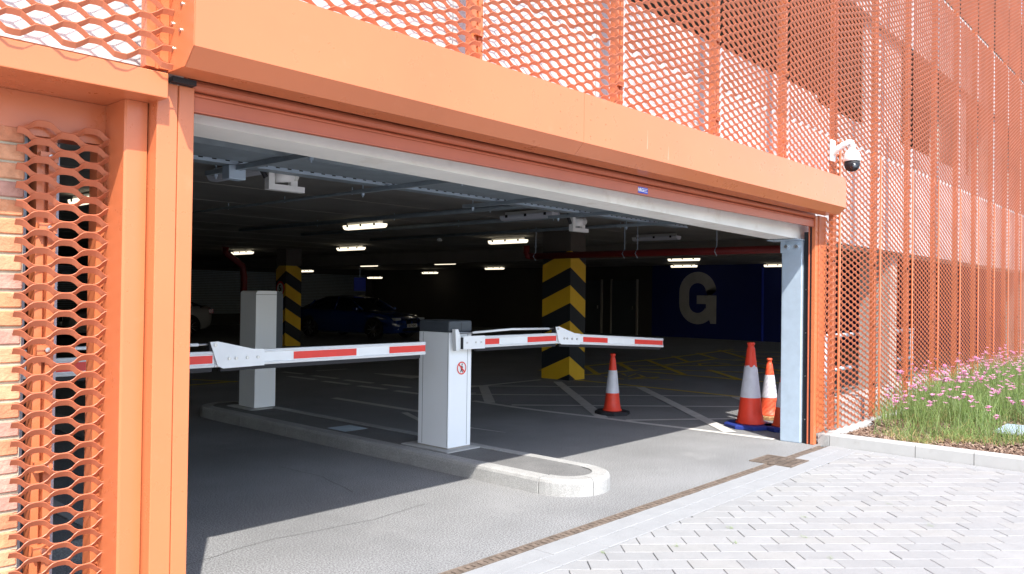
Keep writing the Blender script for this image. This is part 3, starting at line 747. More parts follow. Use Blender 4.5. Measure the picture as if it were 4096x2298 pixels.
# no pedestrians sticker
sx, sz, yy = 5.095, .842, 5.1635
def disc(name, rad, y, mt, par, n=32, inner=0):
    if not inner:
        V = [(sx+rad*math.cos(2*math.pi*k/n), y, sz+rad*math.sin(2*math.pi*k/n)) for k in range(n)]
        return mobj(name, V, [tuple(range(n))], mt, par)
    V = []; 
    for k in range(n):
        c_, s_ = math.cos(2*math.pi*k/n), math.sin(2*math.pi*k/n); V += [(sx+rad*c_, y, sz+rad*s_), (sx+inner*c_, y, sz+inner*s_)]
    return mobj(name, V, [(2*k, 2*((k+1) % n), 2*((k+1) % n)+1, 2*k+1) for k in range(n)], mt, par)
sgn = disc('no_entry_sticker', .062, yy, M['white'], bd)
disc('red_ring', .058, yy-.0015, M['red_tape'], sgn, inner=.047)
fig = MB()
def lim(a, b, wd, y):
    a, b = Vector(a), Vector(b); t = (b-a).normalized(); n_ = Vector((-t.y, t.x))*wd
    fig.add([(sx+p.x, y, sz+p.y) for p in (a+n_, b+n_, b-n_, a-n_)], [(0, 1, 2, 3)])
lim((.004, .022), (-.002, -.008), .007, yy-.0010); lim((-.002, -.006), (.012, -.040), .0045, yy-.0011); lim((-.002, -.006), (-.014, -.038), .0045, yy-.0012)
lim((.004, .018), (-.014, -.002), .003, yy-.0013); lim((.004, .018), (.016, .0), .003, yy-.0014)
fig.add([(sx+.006+.0075*math.cos(R(a)), yy-.0008, sz+.034+.0075*math.sin(R(a))) for a in range(0, 360, 30)], [tuple(range(12))])
fig.build('pictogram', M['black'], sgn, fix=False)
mobj('red_slash', [(sx-.040, yy-.0018, sz+.030), (sx-.030, yy-.0018, sz+.040), (sx+.040, yy-.0018, sz-.030), (sx+.030, yy-.0018, sz-.040)], [(0, 1, 2, 3)], M['red_tape'], sgn)
b2 = thing('boom_barrier', 'white barrier arm with red stripes reaching in from the left post', 'barrier', (.9, 5.2, .119))
cabinet(b2, .76, 1.04, 5.10, 5.50, .119)
arm_geo(b2, .90, 1.054, 2.64, 1.054, 4.49, 1.054, 5.0, [(1.20, 1.52), (1.62, 1.86), (2.25, 2.63), (3.24, 3.79), (4.11, 4.49)])

# ticket terminal
tt = thing('ticket_terminal', 'tall grey white ticket terminal with dark front panel at the far end of the island', 'ticket machine', (5.2, 8.77, .131))
pr = [(5.075, .131), (5.075, 1.485), (5.085, 1.502), (5.105, 1.512), (5.35, 1.512), (5.35, .131)]
prism('housing', pr, 'y', 8.60, 8.95, M['cab_white'], tt)
prism('front_panel', [(5.353, .80), (5.353, 1.508), (5.42, 1.508), (5.445, 1.47), (5.445, .84), (5.42, .80)], 'y', 8.612, 8.938, M['cab_dark'], tt)
box('lid_line', 5.073, 5.352, 8.598, 8.5995, 1.466, 1.470, M['cab_dark'], tt)
box('front_screen', 5.4455, 5.449, 8.68, 8.87, 1.2, 1.38, M['gloss_black'], tt)

# ------------------------------------------------------------------ traffic cones
def cone(label, x, y, h, rb, base_mat, red, jag=False, bs=.5, rot=0.0, bh=.045):
    t = thing('traffic_cone', label, 'traffic cone', (x, y, .004), 'traffic cones')
    q = MB()
    half = bs/2; c = half*.36
    oc = [(-half, -c), (-c, -half), (c, -half), (half, -c), (half, c), (c, half), (-c, half), (-half, c)]
    rot_ = lambda p, s: (x+s*(p[0]*math.cos(rot)-p[1]*math.sin(rot)), y+s*(p[0]*math.sin(rot)+p[1]*math.cos(rot)))
    V = [(*rot_(p, 1), .004) for p in oc] + [(*rot_(p, 1), .004+bh*.7) for p in oc] + [(*rot_(p, .93), .004+bh) for p in oc]
    F = [tuple(range(7, -1, -1)), tuple(range(16, 24))]
    for i in range(8): F += [(i, (i+1) % 8, (i+1) % 8+8, i+8), (i+8, (i+1) % 8+8, (i+1) % 8+16, i+16)]
    mobj('base', V, F, base_mat, t)
    rt = .028*h/.75
    def rad(z): return rb+(rt-rb)*((z-bh)/(h-bh))
    prof = [(rb*1.13, bh), (rb*1.13, bh+.012), (rb*1.02, bh+.022)]
    for k in range(1, 9): z = bh+.022+(h-.075-bh-.022)*k/8; prof.append((rad(z), z))
    prof += [(rt*1.25, h-.07), (rt*1.0, h-.055), (rt*1.0, h-.03), (rt*1.2, h-.026), (rt*1.2, h-.006), (rt*.9, h)]
    q = MB(); q.lathe(prof, x, y, 28, .004); q.build('cone_body', red, t, True)
    z0, z1 = h*.355, h*.73
    V = []; n = 40
    for k in range(n):
        a = 2*math.pi*k/n; zt = z1+(random.uniform(-.03, .012) if jag else 0); 
        V.append((x+(rad(z0)+.004)*math.cos(a), y+(rad(z0)+.004)*math.sin(a), z0)); V.append((x+(rad(zt)+.004)*math.cos(a), y+(rad(zt)+.004)*math.sin(a), zt))
    F = [(2*k, 2*((k+1) % n), 2*((k+1) % n)+1, 2*k+1) for k in range(n)]
    mobj('reflective_sleeve', V, F, M['sleeve'], t, True)
    return t
cone('small red and white cone with black base standing alone in the hatching', 8.56, 5.93, .77, .108, M['black_rubber'], M['cone_red'], bs=.42, rot=.35)
cone('tallest red cone with torn white sleeve on a dark blue base', 8.90, 4.22, .985, .150, M['blue_base'], M['cone_red'], True, bs=.56, rot=.2)
cone('faded orange cone with clean white sleeve on a tan base behind the tallest', 9.72, 4.36, .75, .125, M['tan_base'], M['cone_fade'], bs=.40, rot=.1)
cone('orange cone half hidden behind the galvanised post on a blue base', 8.975, 3.84, .75, .125, M['blue_base'], M['cone_fade'], bs=.46, rot=.3)

# ------------------------------------------------------------------ ceiling lights
def make_light(lit):
    t = thing('strip_light', 'x', 'light', (0, 0, 0))
    box('housing', -.055, .055, -.42, .42, .045, .10, M['lamp_body'], t, .01, 1)
    prf = [(-.085, .05), (-.082, .02), (-.062, -.012), (-.03, -.022), (.03, -.022), (.062, -.012), (.082, .02), (.085, .05)]
    q = MB(); q.prism([(p[0], p[1]) for p in prf], 'y', -.49, .49); q.build('diffuser', M['lamp_on'] if lit else M['lamp_off'], t)
    for y in (-.36, 0, .36):
        for s in (-1, 1): box('clip', s*.087-.004, s*.087+.004, y-.02, y+.02, .015, .055, M['black_rubber'], t)
    return t
LIT = [(8.41, 10.88, 2.60, 'lit strip light nearest the entrance, left of the hanging camera box row'),
       (12.45, 16.65, 2.6, 'lit strip light just below and left of the largest lit one'),
       (12.19, 21.45, 2.6, 'leftmost lit strip light inside, beside a bent pipe'),
       (12.48, 11.33, 2.6, 'bright lit strip light just above the left end of the red pipe'),
       (20.36, 26.02, 2.6, 'small lit strip light right of the far chevron pillar, upper of two'),
       (21.0, 31.4, 2.445, 'lit strip light touching the right edge of the far chevron pillar'),
       (25.1, 31.6, 2.25, 'lowest small lit strip light above the parked blue car'),
       (20.17, 21.37, 2.6, 'lit strip light in the middle of the ceiling, above two fainter ones'),
       (26.2, 28.8, 2.50, 'faint small lit strip light low in the middle of the ceiling'),
       (24.92, 23.36, 2.6, 'small lit strip light left of the near chevron pillar'),
       (21.09, 12.13, 2.6, 'upper of the pair of lit strip lights right of the chevron pillar'),
       (25.54, 14.68, 2.6, 'lower of the pair of lit strip lights right of the chevron pillar'),
       (26.18, 11.45, 2.6, 'rightmost lit strip light, cut by the galvanised post'),
       (3.98, 10.69, 2.6, 'lit strip light seen through the left mesh panel')]
OFF = [(13.25, 8.22, 2.6, 'unlit strip light nearest the galvanised post under the beam'),
       (8.67, 7.47, 2.6, 'unlit strip light partly behind the slotted tray in the middle'),
       (3.95, 7.01, 2.6, 'unlit strip light at the upper left behind the slotted tray')]
for lst, lit, grp in ((LIT, True, 'lit ceiling strip lights'), (OFF, False, 'unlit ceiling strip lights')):
    pr_ = make_light(lit)
    for i, (x, y, z, lb) in enumerate(lst):
        o = pr_ if i == 0 else copy_tree(pr_)
        o.location = (x, y, z); o['label'] = lb; o['group'] = grp

# ------------------------------------------------------------------ services under the ceiling
ct = thing('cable_tray', 'wide grey solid cable tray hung along the entrance just behind the beam', 'cable tray', (5, 4.95, 2.4))
box('tray_floor', 1.0, 8.9, 4.72, 5.12, 2.400, 2.404, M['galv_dark'], ct)
box('tray_side', 1.0, 8.9, 4.70, 4.719, 2.400, 2.47, M['galv_dark'], ct); box('tray_side', 1.0, 8.9, 5.121, 5.14, 2.400, 2.47, M['galv_dark'], ct)
for i in range(6):
    x = 1.6+i*1.35
    box('hanger_bar', x, x+.04, 4.3, 5.75, 2.365, 2.398, M['galv_dark'], ct)
    for y in (4.40, 5.62):
        q = MB(); q.tube([(x+.02, y, 2.33), (x+.02, y, 2.72)], .006, 6); q.build('threaded_rod', M['galv'], ct)
        q = MB(); q.tube([(x+.02, y, 2.345), (x+.02, y, 2.364)], .014, 6); q.build('nut', M['galv'], ct)
st2 = thing('slotted_tray', 'narrow slotted steel tray running beside the wide cable tray', 'cable tray', (5, 5.4, 2.4))
q = MB()
X0 = 1.0
while X0 < 9.2:
    q.box(X0, X0+.065, 5.290, 5.293, 2.40, 2.46); q.box(X0+.065, X0+.10, 5.290, 5.293, 2.40, 2.418); q.box(X0+.065, X0+.10, 5.290, 5.293, 2.442, 2.46)
    X0 += .10
q.build('slotted_side', M['galv'], st2)
box('tray_floor', 1.0, 9.2, 5.294, 5.42, 2.400, 2.403, M['galv_dark'], st2); box('tray_side', 1.0, 9.2, 5.421, 5.424, 2.40, 2.46, M['galv_dark'], st2)
q = MB()
for i in range(5):
    pts = []
    for k in range(60): pts.append((1.0+k*.138, 5.33+i*.017+.006*math.sin(k*.7+i*2), 2.412+.004*i+.012*abs(math.sin(k*.37+i))))
    q.tube(pts, .006, 5)
q.build('cables', M['black_rubber'], st2, True)
# bird netting wires between the trays and the ceiling
def conduit(label, pts, r, mt='galv_dark', name='conduit', clips=()):
    t = thing(name, label, 'conduit', pts[0]); tube('pipe', pts, r, M[mt], t)
    for c in clips:
        q = MB(); q.tube([(c[0], c[1], c[2]-r*1.4), (c[0], c[1], 2.72)], .006, 6); q.build('clip', M['galv'], t)
    return t
conduit('thin grey conduit crossing the ceiling left of the lit lights', [(5.69, 5.6, 2.66), (5.69, 14, 2.66)], .018, clips=[(5.69, y, 2.66) for y in (6.2, 7.6, 9.0, 10.4, 11.8)])
conduit('grey trunking crossing the ceiling beside the nearest lit light', [(7.9, 5.7, 2.665), (7.9, 14, 2.665)], .035, clips=[(7.9, y, 2.66) for y in (7.5, 9.5, 11.5)])
conduit('grey trunking right of the nearest lit light', [(9.26, 5.7, 2.665), (9.26, 14, 2.665)], .035, clips=[(9.26, y, 2.66) for y in (7.5, 9.5, 11.5)])
conduit('grey trunking crossing towards the near chevron pillar', [(11.0, 4.2, 2.665), (11.0, 14, 2.665)], .03, clips=[(11.0, y, 2.66) for y in (5.5, 7.5, 9.5)])
rp = thing('red_pipe', 'dark red sprinkler pipe running across in front of the near pillar', 'pipe', (11, 6.6, 2.2))
tube('pipe', [(11.05, 9.45, 2.205), (11.05, 3.95, 2.205)], .056, M['red_pipe'], rp, 14)
tube('elbow', [(11.05, 9.46, 2.205), (11.05, 9.54, 2.22), (11.05, 9.57, 2.27), (11.05, 9.57, 2.40)], .060, M['red_pipe'], rp, 12)
for y in (9.35, 7.45, 7.2, 5.8, 4.6):
    q = MB(); q.tube([(11.05, y, 2.13), (10.98, y, 2.2), (11.05, y, 2.28), (11.05, y, 2.72)], .008, 6); q.build('pipe_hanger', M['galv'], rp)
rp2 = thing('red_pipe', 'bent dark red pipe dropping from the ceiling beside the far pillar', 'pipe', (11.6, 20, 0))
tube('pipe', [(11.1, 20.4, 2.70), (11.1, 20.4, 2.55), (11.55, 20.3, 2.2), (11.6, 20.3, 1.9), (11.6, 20.3, 0)], .09, M['red_pipe'], rp2, 12)
# boxed cctv units hanging under the tray
def cctv_unit(label, x, y):
    t = thing('cctv_camera', label, 'camera', (x, y, 2.3), 'boxed cctv units under the ceiling')
    box('side_arm', x-.15, x-.10, y-.03, y+.03, 2.29, 2.47, M['cctv'], t); box('base_arm', x-.10, x+.17, y-.03, y+.03, 2.29, 2.335, M['cctv'], t)
    q = MB(); q.tube([(x-.09, y, 2.40), (x+.06, y-.01, 2.42)], .055, 14); q.build('camera_body', M['cctv'], t, True)
    q = MB(); q.tube([(x+.061, y-.01, 2.42), (x+.10, y-.012, 2.425)], .047, 14); q.build('lens_hood', M['lamp_body'], t, True)
    box('bracket', x+.05, x+.11, y-.02, y+.02, 2.336, 2.40, M['cctv'], t)
    q = MB(); q.tube([(x-.12, y, 2.47), (x-.12, y, 2.72)], .012, 8); q.build('drop_rod', M['galv'], t)
    q = MB(); q.tube([(x-.16, y, 2.38), (x-.20, y, 2.44), (x-.21, y, 2.6)], .02, 8); q.build('cable', M['black_rubber'], t)
cctv_unit('white boxed camera unit hanging at the left under the slotted tray', 3.50, 5.55)
cctv_unit('white boxed camera unit hanging in the middle above the lit lights', 7.92, 6.02)
jb = thing('junction_box', 'galvanised junction box under the slotted tray at the upper left', 'junction box', (3.0, 5.35, 2.36))
box('box_body', 2.90, 3.03, 5.30, 5.40, 2.30, 2.398, M['galv'], jb, .005)
for x, y, lb in ((12.0, 12.9, 'small white smoke detector right of the nearest lit light'), (19.5, 14.5, 'small white detector above the far end of the red pipe')):
    t = thing('smoke_detector', lb, 'detector', (x, y, 2.65)); q = MB(); q.lathe([(.05, 0), (.06, .02), (.045, .05), (.03, .07)], x, y, 14, 2.65); q.build('body', M['cctv'], t, True)
hs = thing('hanging_sign', 'dark blue square sign hanging above the parked blue car', 'sign', (17.6, 23, 1.75))
box('plate', 17.35, 17.85, 22.98, 23.0, 1.58, 2.05, M['blue_sign'], hs)
q = MB(); q.tube([(17.6, 22.99, 2.05), (17.6, 22.99, 2.72)], .012, 6); q.build('rod', M['galv'], hs)

# ------------------------------------------------------------------ cars
def car(name, label, loc, rotz, paint, plate=None):
    t = thing(name, label, 'car', (0, 0, 0))
    Lh, Wd = 4.5, .89
    # stations along x (front = +x): x, z_bottom, z_belt, half width bottom, half width shoulder
    S = [(2.25, .35, .55, .62, .66), (2.18, .24, .68, .76, .78), (1.95, .20, .78, .84, .85), (1.35, .18, .88, .88, .88), (.85, .18, .94, .89, .89), (.0, .18, .96, .89, .89),
         (-1.0, .18, .98, .89, .90), (-1.6, .20, 1.0, .88, .89), (-2.0, .24, 1.0, .84, .84), (-2.2, .32, .98, .76, .76), (-2.28, .42, .86, .68, .70)]
    V = []; F = []
    for x, zb, zt, wb, ws in S:
        V += [(x, -wb*.92, zb), (x, -wb, zb+.10), (x, -ws, zt-.12), (x, -ws*.93, zt-.02), (x, -ws*.5, zt+.02), (x, 0, zt+.03), (x, ws*.5, zt+.02), (x, ws*.93, zt-.02), (x, ws, zt-.12), (x, wb, zb+.10), (x, wb*.92, zb)]
    k = 11
    for i in range(len(S)-1):
        for j in range(k): F.append((i*k+j, i*k+(j+1) % k, (i+1)*k+(j+1) % k, (i+1)*k+j))
    F.append(tuple(range(k))[::-1]); F.append(tuple((len(S)-1)*k+j for j in range(k)))
    q = MB(); q.add(V, F); body = q.build('body', paint, t, True)
    # greenhouse
    Gs = [(.92, .95, .80, 0), (.20, 1.32, .66, 1), (-.25, 1.40, .62, 1), (-.9, 1.38, .61, 1), (-1.45, 1.22, .64, 1), (-1.95, 1.0, .72, 0)]
    V = []; F = []
    for x, z, wv, _ in Gs: V += [(x, -.83, .90 if _ else z-.04), (x, -wv, z-.03), (x, 0, z), (x, wv, z-.03), (x, .83, .90 if _ else z-.04)]
    for i in range(len(Gs)-1):
        for j in range(4): F.append((i*5+j, i*5+j+1, (i+1)*5+j+1, (i+1)*5+j))
    q = MB(); q.add(V, F); q.build('glazing', M['car_glass'], t, True)
    V = []; F = []
    for x, z, wv, _ in Gs[1:5]: V += [(x, -wv-.012, z-.035), (x, -wv*.9, z+.008), (x, 0, z+.016), (x, wv*.9, z+.008), (x, wv+.012, z-.035)]
    for i in range(3):
        for j in range(4): F.append((i*5+j, i*5+j+1, (i+1)*5+j+1, (i+1)*5+j))
    q = MB(); q.add(V, F); q.build('roof', paint, t, True)
    for s in (-1, 1):
        q = MB()
        for (a, b) in (((.90, .84, .94), (.22, .70, 1.31)), ((-.32, .85, .95), (-.30, .665, 1.36)), ((-1.5, .85, 1.0), (-1.35, .68, 1.24))):
            q.tube([(a[0], s*a[1], a[2]), (b[0], s*b[1], b[2])], .03, 6)
        q.build('window_pillar', paint, t, True)
        for xw in (1.40, -1.40):
            wv = MB(); prof = [(.23, -.10), (.30, -.11), (.325, -.08), (.325, .08), (.30, .11), (.23, .10)]
            n = 28; VV = []; FF = []
            for r_, w_ in prof:
                for kx in range(n): VV.append((xw+r_*math.cos(2*math.pi*kx/n), s*.80+w_, .325+r_*math.sin(2*math.pi*kx/n)))
            for i in range(len(prof)-1):
                for kx in range(n): FF.append((i*n+kx, i*n+(kx+1) % n, (i+1)*n+(kx+1) % n, (i+1)*n+kx))
            wv.add(VV, FF); wh = wv.build('wheel', M['tyre'], t, True)
            rm = MB(); rm.tube([(xw, s*.72, .325), (xw, s*.86, .325)], .06, 12)
            for kx in range(10):
                a = 2*math.pi*kx/10; rm.tube([(xw+.04*math.cos(a), s*.87, .325+.04*math.sin(a)), (xw+.235*math.cos(a), s*.885, .325+.235*math.sin(a))], .016, 5)
            rm.build('rim', M['alloy'], wh)
            V = [(xw+.39*math.cos(R(a)), s*.892, .33+.39*math.sin(R(a))) for a in range(0, 360, 15)]
            V = [(v[0], v[1], max(.17, v[2])) for v in V]
            mobj('wheel_arch', V, [tuple(range(len(V)))], M['tyre'], t)
            for vv in wh.data.vertices: vv.co.y += s*.02
            for ch in wh.children:
                for vv in ch.data.vertices: vv.co.y += s*.045
        box('headlight', 2.02, 2.20, min(s*.50, s*.78), max(s*.50, s*.78), .62, .72, M['head_glass'], t, .02, 2)
        box('tail_light', -2.30, -2.10, min(s*.48, s*.79), max(s*.48, s*.79), .74, .90, M['tail_red'], t, .02, 2)
        box('mirror', .62, .80, min(s*.90, s*1.06), max(s*.90, s*1.06), .92, 1.04, paint, t, .03, 2)
        box('fog_lamp', 2.12, 2.22, min(s*.55, s*.68), max(s*.55, s*.68), .33, .42, M['alloy'], t, .01, 1)
        box('kidney_grille', 2.20, 2.262, min(s*.04, s*.30), max(s*.04, s*.30), .52, .67, M['gloss_black'], t, .02, 2)
    box('lower_grille', 2.20, 2.262, -.45, .45, .28, .38, M['gloss_black'], t)
    npl = box('number_plate', 2.262, 2.275, -.26, .26, .405, .515, M['white'], t)
    if plate: text_obj('plate_text', plate, .105, M['black'], npl, (2.276, 0, .455), (0, 1, 0), (0, 0, 1), .003, .001)
    t.location = loc; t.rotation_euler = (0, 0, rotz)
    return t
car('blue_car', 'dark blue coupe parked inside, nose towards the entrance', (17.05, 22.3, 0.004), R(-78), M['car_blue'], 'SI17 KNY')
car('white_car', 'rear of a white car at the far left inside beside the left post', (11.3, 26.5, 0.004), R(180), M['car_white'])

# ------------------------------------------------------------------ dome camera on the facade
dc = thing('dome_camera', 'white and black dome security camera on a swan neck bracket above the hood end', 'camera', (8.42, 3.0, 3.0))
Xc = 8.42
box('wall_plate', Xc-.055, Xc+.055, 3.105, 3.13, 2.93, 3.15, M['cctv'], dc, .008, 2)
q = MB(); q.tube([(Xc, 3.11, 3.01), (Xc, 3.06, 3.06), (Xc, 3.00, 3.095), (Xc, 2.945, 3.11), (Xc, 2.925, 3.105), (Xc, 2.92, 3.075), (Xc, 2.92, 3.03)], .030, 12); q.build('swan_neck', M['cctv'], dc, True)
q = MB(); q.lathe([(.030, .13), (.036, .12), (.060, .10), (.078, .06), (.084, .02), (.085, 0.0), (.080, -.004)], Xc, 2.92, 28, 2.915); q.build('upper_shell', M['cctv'], dc, True)
q = MB(); q.lathe([(.074, 0), (.076, -.03), (.070, -.06), (.055, -.085), (.03, -.099), (.004, -.103)], Xc, 2.92, 28, 2.910); q.build('black_yoke', M['black_rubber'], dc, True)
q = MB(); vx = Vector((-.80, -.55, -.22)).normalized(); c0 = Vector((Xc, 2.92, 2.865))
q.tube([c0+vx*.055, c0+vx*.085], .040, 18); q.build('lens_barrel', M['gloss_black'], dc, True)
q = MB(); q.tube([c0+vx*.0855, c0+vx*.087], .020, 16); q.build('lens', M['cab_dark'], dc, True)

# ------------------------------------------------------------------ guard rail behind the right mesh
gr = thing('guard_rail', 'galvanised two bar guard rail behind the right mesh near the floor', 'guard rail', (10, 4.1, 0))
for z in (.53, 1.0): tube('rail', [(10.95, 4.15, z), (15.0, 4.15, z)], .03, M['galv'], gr, 10)
for x in (11.0, 12.9, 14.9): tube('rail_post', [(x, 4.15, 0), (x, 4.15, 1.0)], .03, M['galv'], gr, 10)
pl = thing('low_plinth', 'low white concrete upstand behind the bottom of the right mesh', 'upstand', (11, 3.45, 0))
for i in range(5): box('plinth_block', 9.4+i*2.4, 11.78+i*2.4, 3.34, 3.60, 0, .34, M['kerb_white'], pl, .015)

# ------------------------------------------------------------------ planting bed
bed = thing('planter_kerb', 'pale concrete kerb edging around the planting bed', 'kerb', (8.4, 2, 0))
ky = [3.10, 2.285, 1.785, 1.30, .40, -.50, -1.4]
for a, b in zip(ky, ky[1:]):
    prism('kerb_stone', [(8.36, -.05), (8.362, .105), (8.372, .12), (8.485, .12), (8.485, -.05)], 'y', b+.003, a-.003, M['kerb_white'], bed)
for i in range(12):
    prism('kerb_stone', [(3.055, -.05), (3.055, .118), (3.10, .122), (3.172, .122), (3.172, -.05)], 'x', 8.487+i*.95 if i else 8.488, 8.482+(i+1)*.95, M['kerb_white'], bed)
box('corner_block', 8.36, 8.485, 3.103, 3.222, -.02, .11, M['kerb'], bed, .006)
sv = []; sf = []; nx_, ny_ = 44, 24
def soil_z(x, y): return .088 + .10*max(0, min(1, (x-9.2)/3.0)) + .012*math.sin(x*5.1+y*3)+.010*math.sin(y*7.7-x*2.3)
for i in range(nx_+1):
    for j in range(ny_+1):
        x = 8.4855+i*(21-8.4855)/nx_; y = -1.4+j*(3.0545+1.4)/ny_
        sv.append((x, y, soil_z(x, y) if 0 < j < ny_ else .085))
for i in range(nx_):
    for j in range(ny_): a = i*(ny_+1)+j; sf.append((a, a+ny_+1, a+ny_+2, a+1))
so_ = mobj('planting_bed', sv, sf, M['soil'], None, True); tag(so_, 'brown soil of the planting bed beside the facade', 'soil', kind='structure')
ch = [MB() for _ in range(4)]
for i in range(4200):
    x = 8.50+abs(random.gauss(0, .9)); y = random.uniform(.6, 3.04)
    if x > 11.5: continue
    z = soil_z(x, y)+random.uniform(0, .012); L_ = random.uniform(.008, .03); W_ = random.uniform(.004, .011); a = random.uniform(0, 6.28); tl = random.uniform(-.6, .6)
    e1 = Vector((math.cos(a), math.sin(a), tl)).normalized(); e2 = Vector((-math.sin(a), math.cos(a), random.uniform(-.5, .5))).normalized(); e3 = e1.cross(e2)*.004; c_ = Vector((x, y, z+.004))
    V = [c_+e1*L_*s1+e2*W_*s2+e3*s3 for s3 in (-1, 1) for s1, s2 in ((-1, -1), (1, -1), (1, 1), (-1, 1))]
    random.choice(ch).add(V, [(0, 3, 2, 1), (4, 5, 6, 7), (0, 1, 5, 4), (1, 2, 6, 5), (2, 3, 7, 6), (3, 0, 4, 7)])
V = []; F = []; fm = []
for i, c_ in enumerate(ch):
    n = len(V); V += c_.V; F += [tuple(a+n for a in f) for f in c_.F]; fm += [i]*len(c_.F)
o = mobj('bark_mulch', V, F, M['bark'], None, False, fm); tag(o, 'brown bark chippings scattered over the bed beside the kerb', 'mulch', kind='stuff')
cv = thing('access_cover', 'ribbed grey access cover lying in the planting bed', 'cover', (9.85, 1.75, .2))
box('plate', 9.55, 10.25, 1.50, 1.87, .150, .165, M['galv'], cv)
for i in range(16): box('rib', 9.56+i*.043, 9.58+i*.043, 1.51, 1.86, .1652, .169, M['galv'], cv)

def grass_ok(x, y):
    if y > 3.03 or x > 20.5: return False
    front = 8.60 if y > 2.2 else 8.75+(2.2-y)*.55
    if y > 2.75: front = 9.15+(y-2.75)*1.5
    if x < front: return False
    if 9.45 < x < 10.35 and 1.4 < y < 1.97: return False
    if y < 1.45 and x < 10.8: return False
    return y > .9
V = []; F = []; fm = []
def blade(x, y, hgt, lean, wd, mi):
    a = random.uniform(0, 6.28); z0 = soil_z(x, y)-.005; ca, sa = math.cos(a), math.sin(a); b = random.uniform(0, 6.28); n = len(V)
    wx, wy = wd*math.cos(b), wd*math.sin(b)
    for t, ww in ((0, 1), (.4, .9), (.75, .6)):
        o_ = lean*t*t; cx, cy, cz = x+ca*o_, y+sa*o_, z0+hgt*t*(1-.12*t*lean/max(hgt, .01))
        V.append((cx-wx*ww, cy-wy*ww, cz)); V.append((cx+wx*ww, cy+wy*ww, cz))
    V.append((x+ca*lean, y+sa*lean, z0+hgt*(1-.12*lean/max(hgt, .01))))
    F.extend([(n, n+1, n+3, n+2), (n+2, n+3, n+5, n+4), (n+4, n+5, n+6)]); fm.extend([mi]*3)
clumps = []
while len(clumps) < 620:
    x = 8.55+random.random()**1.35*10.5; y = random.uniform(.9, 3.03)
    if grass_ok(x, y): clumps.append((x, y))
for x, y in clumps:
    edge = max(0, min(1, (x-8.75)/1.1))
    hh = .13+.20*edge+random.uniform(-.05, .07)
    for k in range(46):
        dx, dy = random.gauss(0, .055), random.gauss(0, .055)
        if y+dy > 3.03: continue
        r_ = random.random(); dry = r_ < (.55-.42*edge)
        h_ = hh*random.uniform(.5, 1.15)*(.55 if dry else 1)
        blade(x+dx, y+dy, h_, random.uniform(.02, .16)*(1.5 if dry else 1), random.uniform(.0018, .0036), random.choice((3, 4)) if dry else random.choice((0, 0, 1, 1, 2)))
o = mobj('grass', V, F, M['blade'], None, False, fm); tag(o, 'tufty green grass with dry straw edges filling the planting bed', 'grass', kind='stuff')
# pink flowers: individuals
def bloom_geo(mb, c, s):
    for k in range(6):
        a = k*1.047+random.uniform(-.2, .2); rr = s*random.uniform(.8, 1.15); tz = s*random.uniform(.1, .6)
        p = Vector(c); d1 = Vector((math.cos(a), math.sin(a), 0)); d2 = Vector((-math.sin(a), math.cos(a), 0))
        mb.add([p, p+d1*rr*.7+d2*rr*.45+Vector((0, 0, tz)), p+d1*rr*1.1+Vector((0, 0, tz*.8)), p+d1*rr*.7-d2*rr*.45+Vector((0, 0, tz))], [(0, 1, 2, 3)])
    mb.add([(c[0]-s*.3, c[1], c[2]-s*.5), (c[0]+s*.3, c[1], c[2]-s*.5), (c[0]+s*.3, c[1], c[2]), (c[0]-s*.3, c[1], c[2])], [(0, 1, 2, 3)])
protos = []
for v in range(5):
    sb = MB(); hgt = 1.0
    lx, ly = random.uniform(-.12, .12), random.uniform(-.12, .12)
    sb.tube([(0, 0, 0), (lx*.3, ly*.3, hgt*.5), (lx, ly, hgt)], .0022, 4)
    bb = MB()
    for n_ in range(random.choice((1, 2, 3))):
        bloom_geo(bb, (lx+random.uniform(-.02, .02), ly+random.uniform(-.02, .02), hgt+random.uniform(-.03, .02)), .025)
    ds = bpy.data.meshes.new('flower_stem'); ds.from_pydata(sb.V, [], sb.F); ds.materials.append(M['stem'])
    db = bpy.data.meshes.new('flower_bloom'); db.from_pydata(bb.V, [], bb.F); db.materials.append(M['petal'])
    protos.append((ds, db))
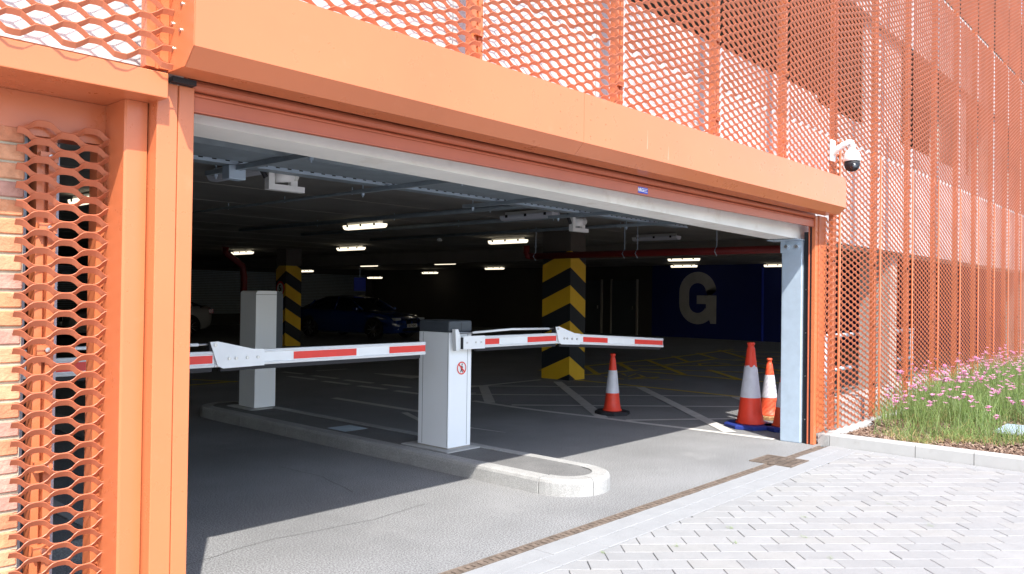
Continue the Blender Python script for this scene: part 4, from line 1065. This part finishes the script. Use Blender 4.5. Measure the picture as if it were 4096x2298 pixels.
nf = 0; extra = MB(); extra_s = MB(); tries = 0
while nf < 500 and tries < 9000:
    tries += 1
    x = 8.95+random.random()**1.7*9.0; y = random.uniform(1.2, 3.02)
    if not grass_ok(x, y) or (x < 9.5 and random.random() < .5): continue
    z = soil_z(x, y); hgt = random.uniform(.34, .58)*(.8 if x < 9.8 else 1)
    if nf >= 298:
        extra_s.tube([(x, y, z), (x+.02, y+.01, z+hgt)], .0022, 4); bloom_geo(extra, (x+.02, y+.01, z+hgt), .024)
    else:
        ds, db = random.choice(protos)
        o = bpy.data.objects.new('flower', ds); C.objects.link(o); o.location = (x, y, z); o.scale = (1, 1, hgt); o.rotation_euler = (0, 0, random.uniform(0, 6.28))
        tag(o, 'small pink flower on a thin stem in the planting bed', 'flower', 'pink flowers in the planting bed')
        b_ = bpy.data.objects.new('bloom', db); C.objects.link(b_); b_.parent = o
        # keep the bloom unsquashed: cancel the parent's height scale about the tip
        b_.scale = (1, 1, 1/hgt); b_.location = (0, 0, 1-1/hgt)
    nf += 1
V = extra.V + extra_s.V; n0 = len(extra.V)
o = mobj('flower_mass', V, extra.F + [tuple(a+n0 for a in f) for f in extra_s.F], [M['petal'], M['stem']], None, False, [0]*len(extra.F)+[1]*len(extra_s.F))
tag(o, 'many more small pink flowers scattered among the grass', 'flowers', kind='stuff')
# weeds in the paving joints
q = MB()
for x, y in ((4.62, 2.28), (4.9, 2.45), (5.05, 2.02), (5.5, 2.2), (4.3, 2.5), (5.9, 1.5), (4.75, 1.75), (3.9, 2.75), (6.3, 1.9)):
    for k in range(14):
        a = random.uniform(0, 6.28); l_ = random.uniform(.01, .03); px_, py_ = x+random.gauss(0, .012), y-random.gauss(0, .012)
        q.add([(px_, py_, 0), (px_+.003, py_, 0), (px_+l_*math.cos(a), py_+l_*math.sin(a), random.uniform(.008, .025))], [(0, 1, 2)])
o = q.build('joint_weeds', M['blade'][1], None, fix=False); tag(o, 'tiny green weeds growing in the paving joints', 'weeds', kind='stuff')
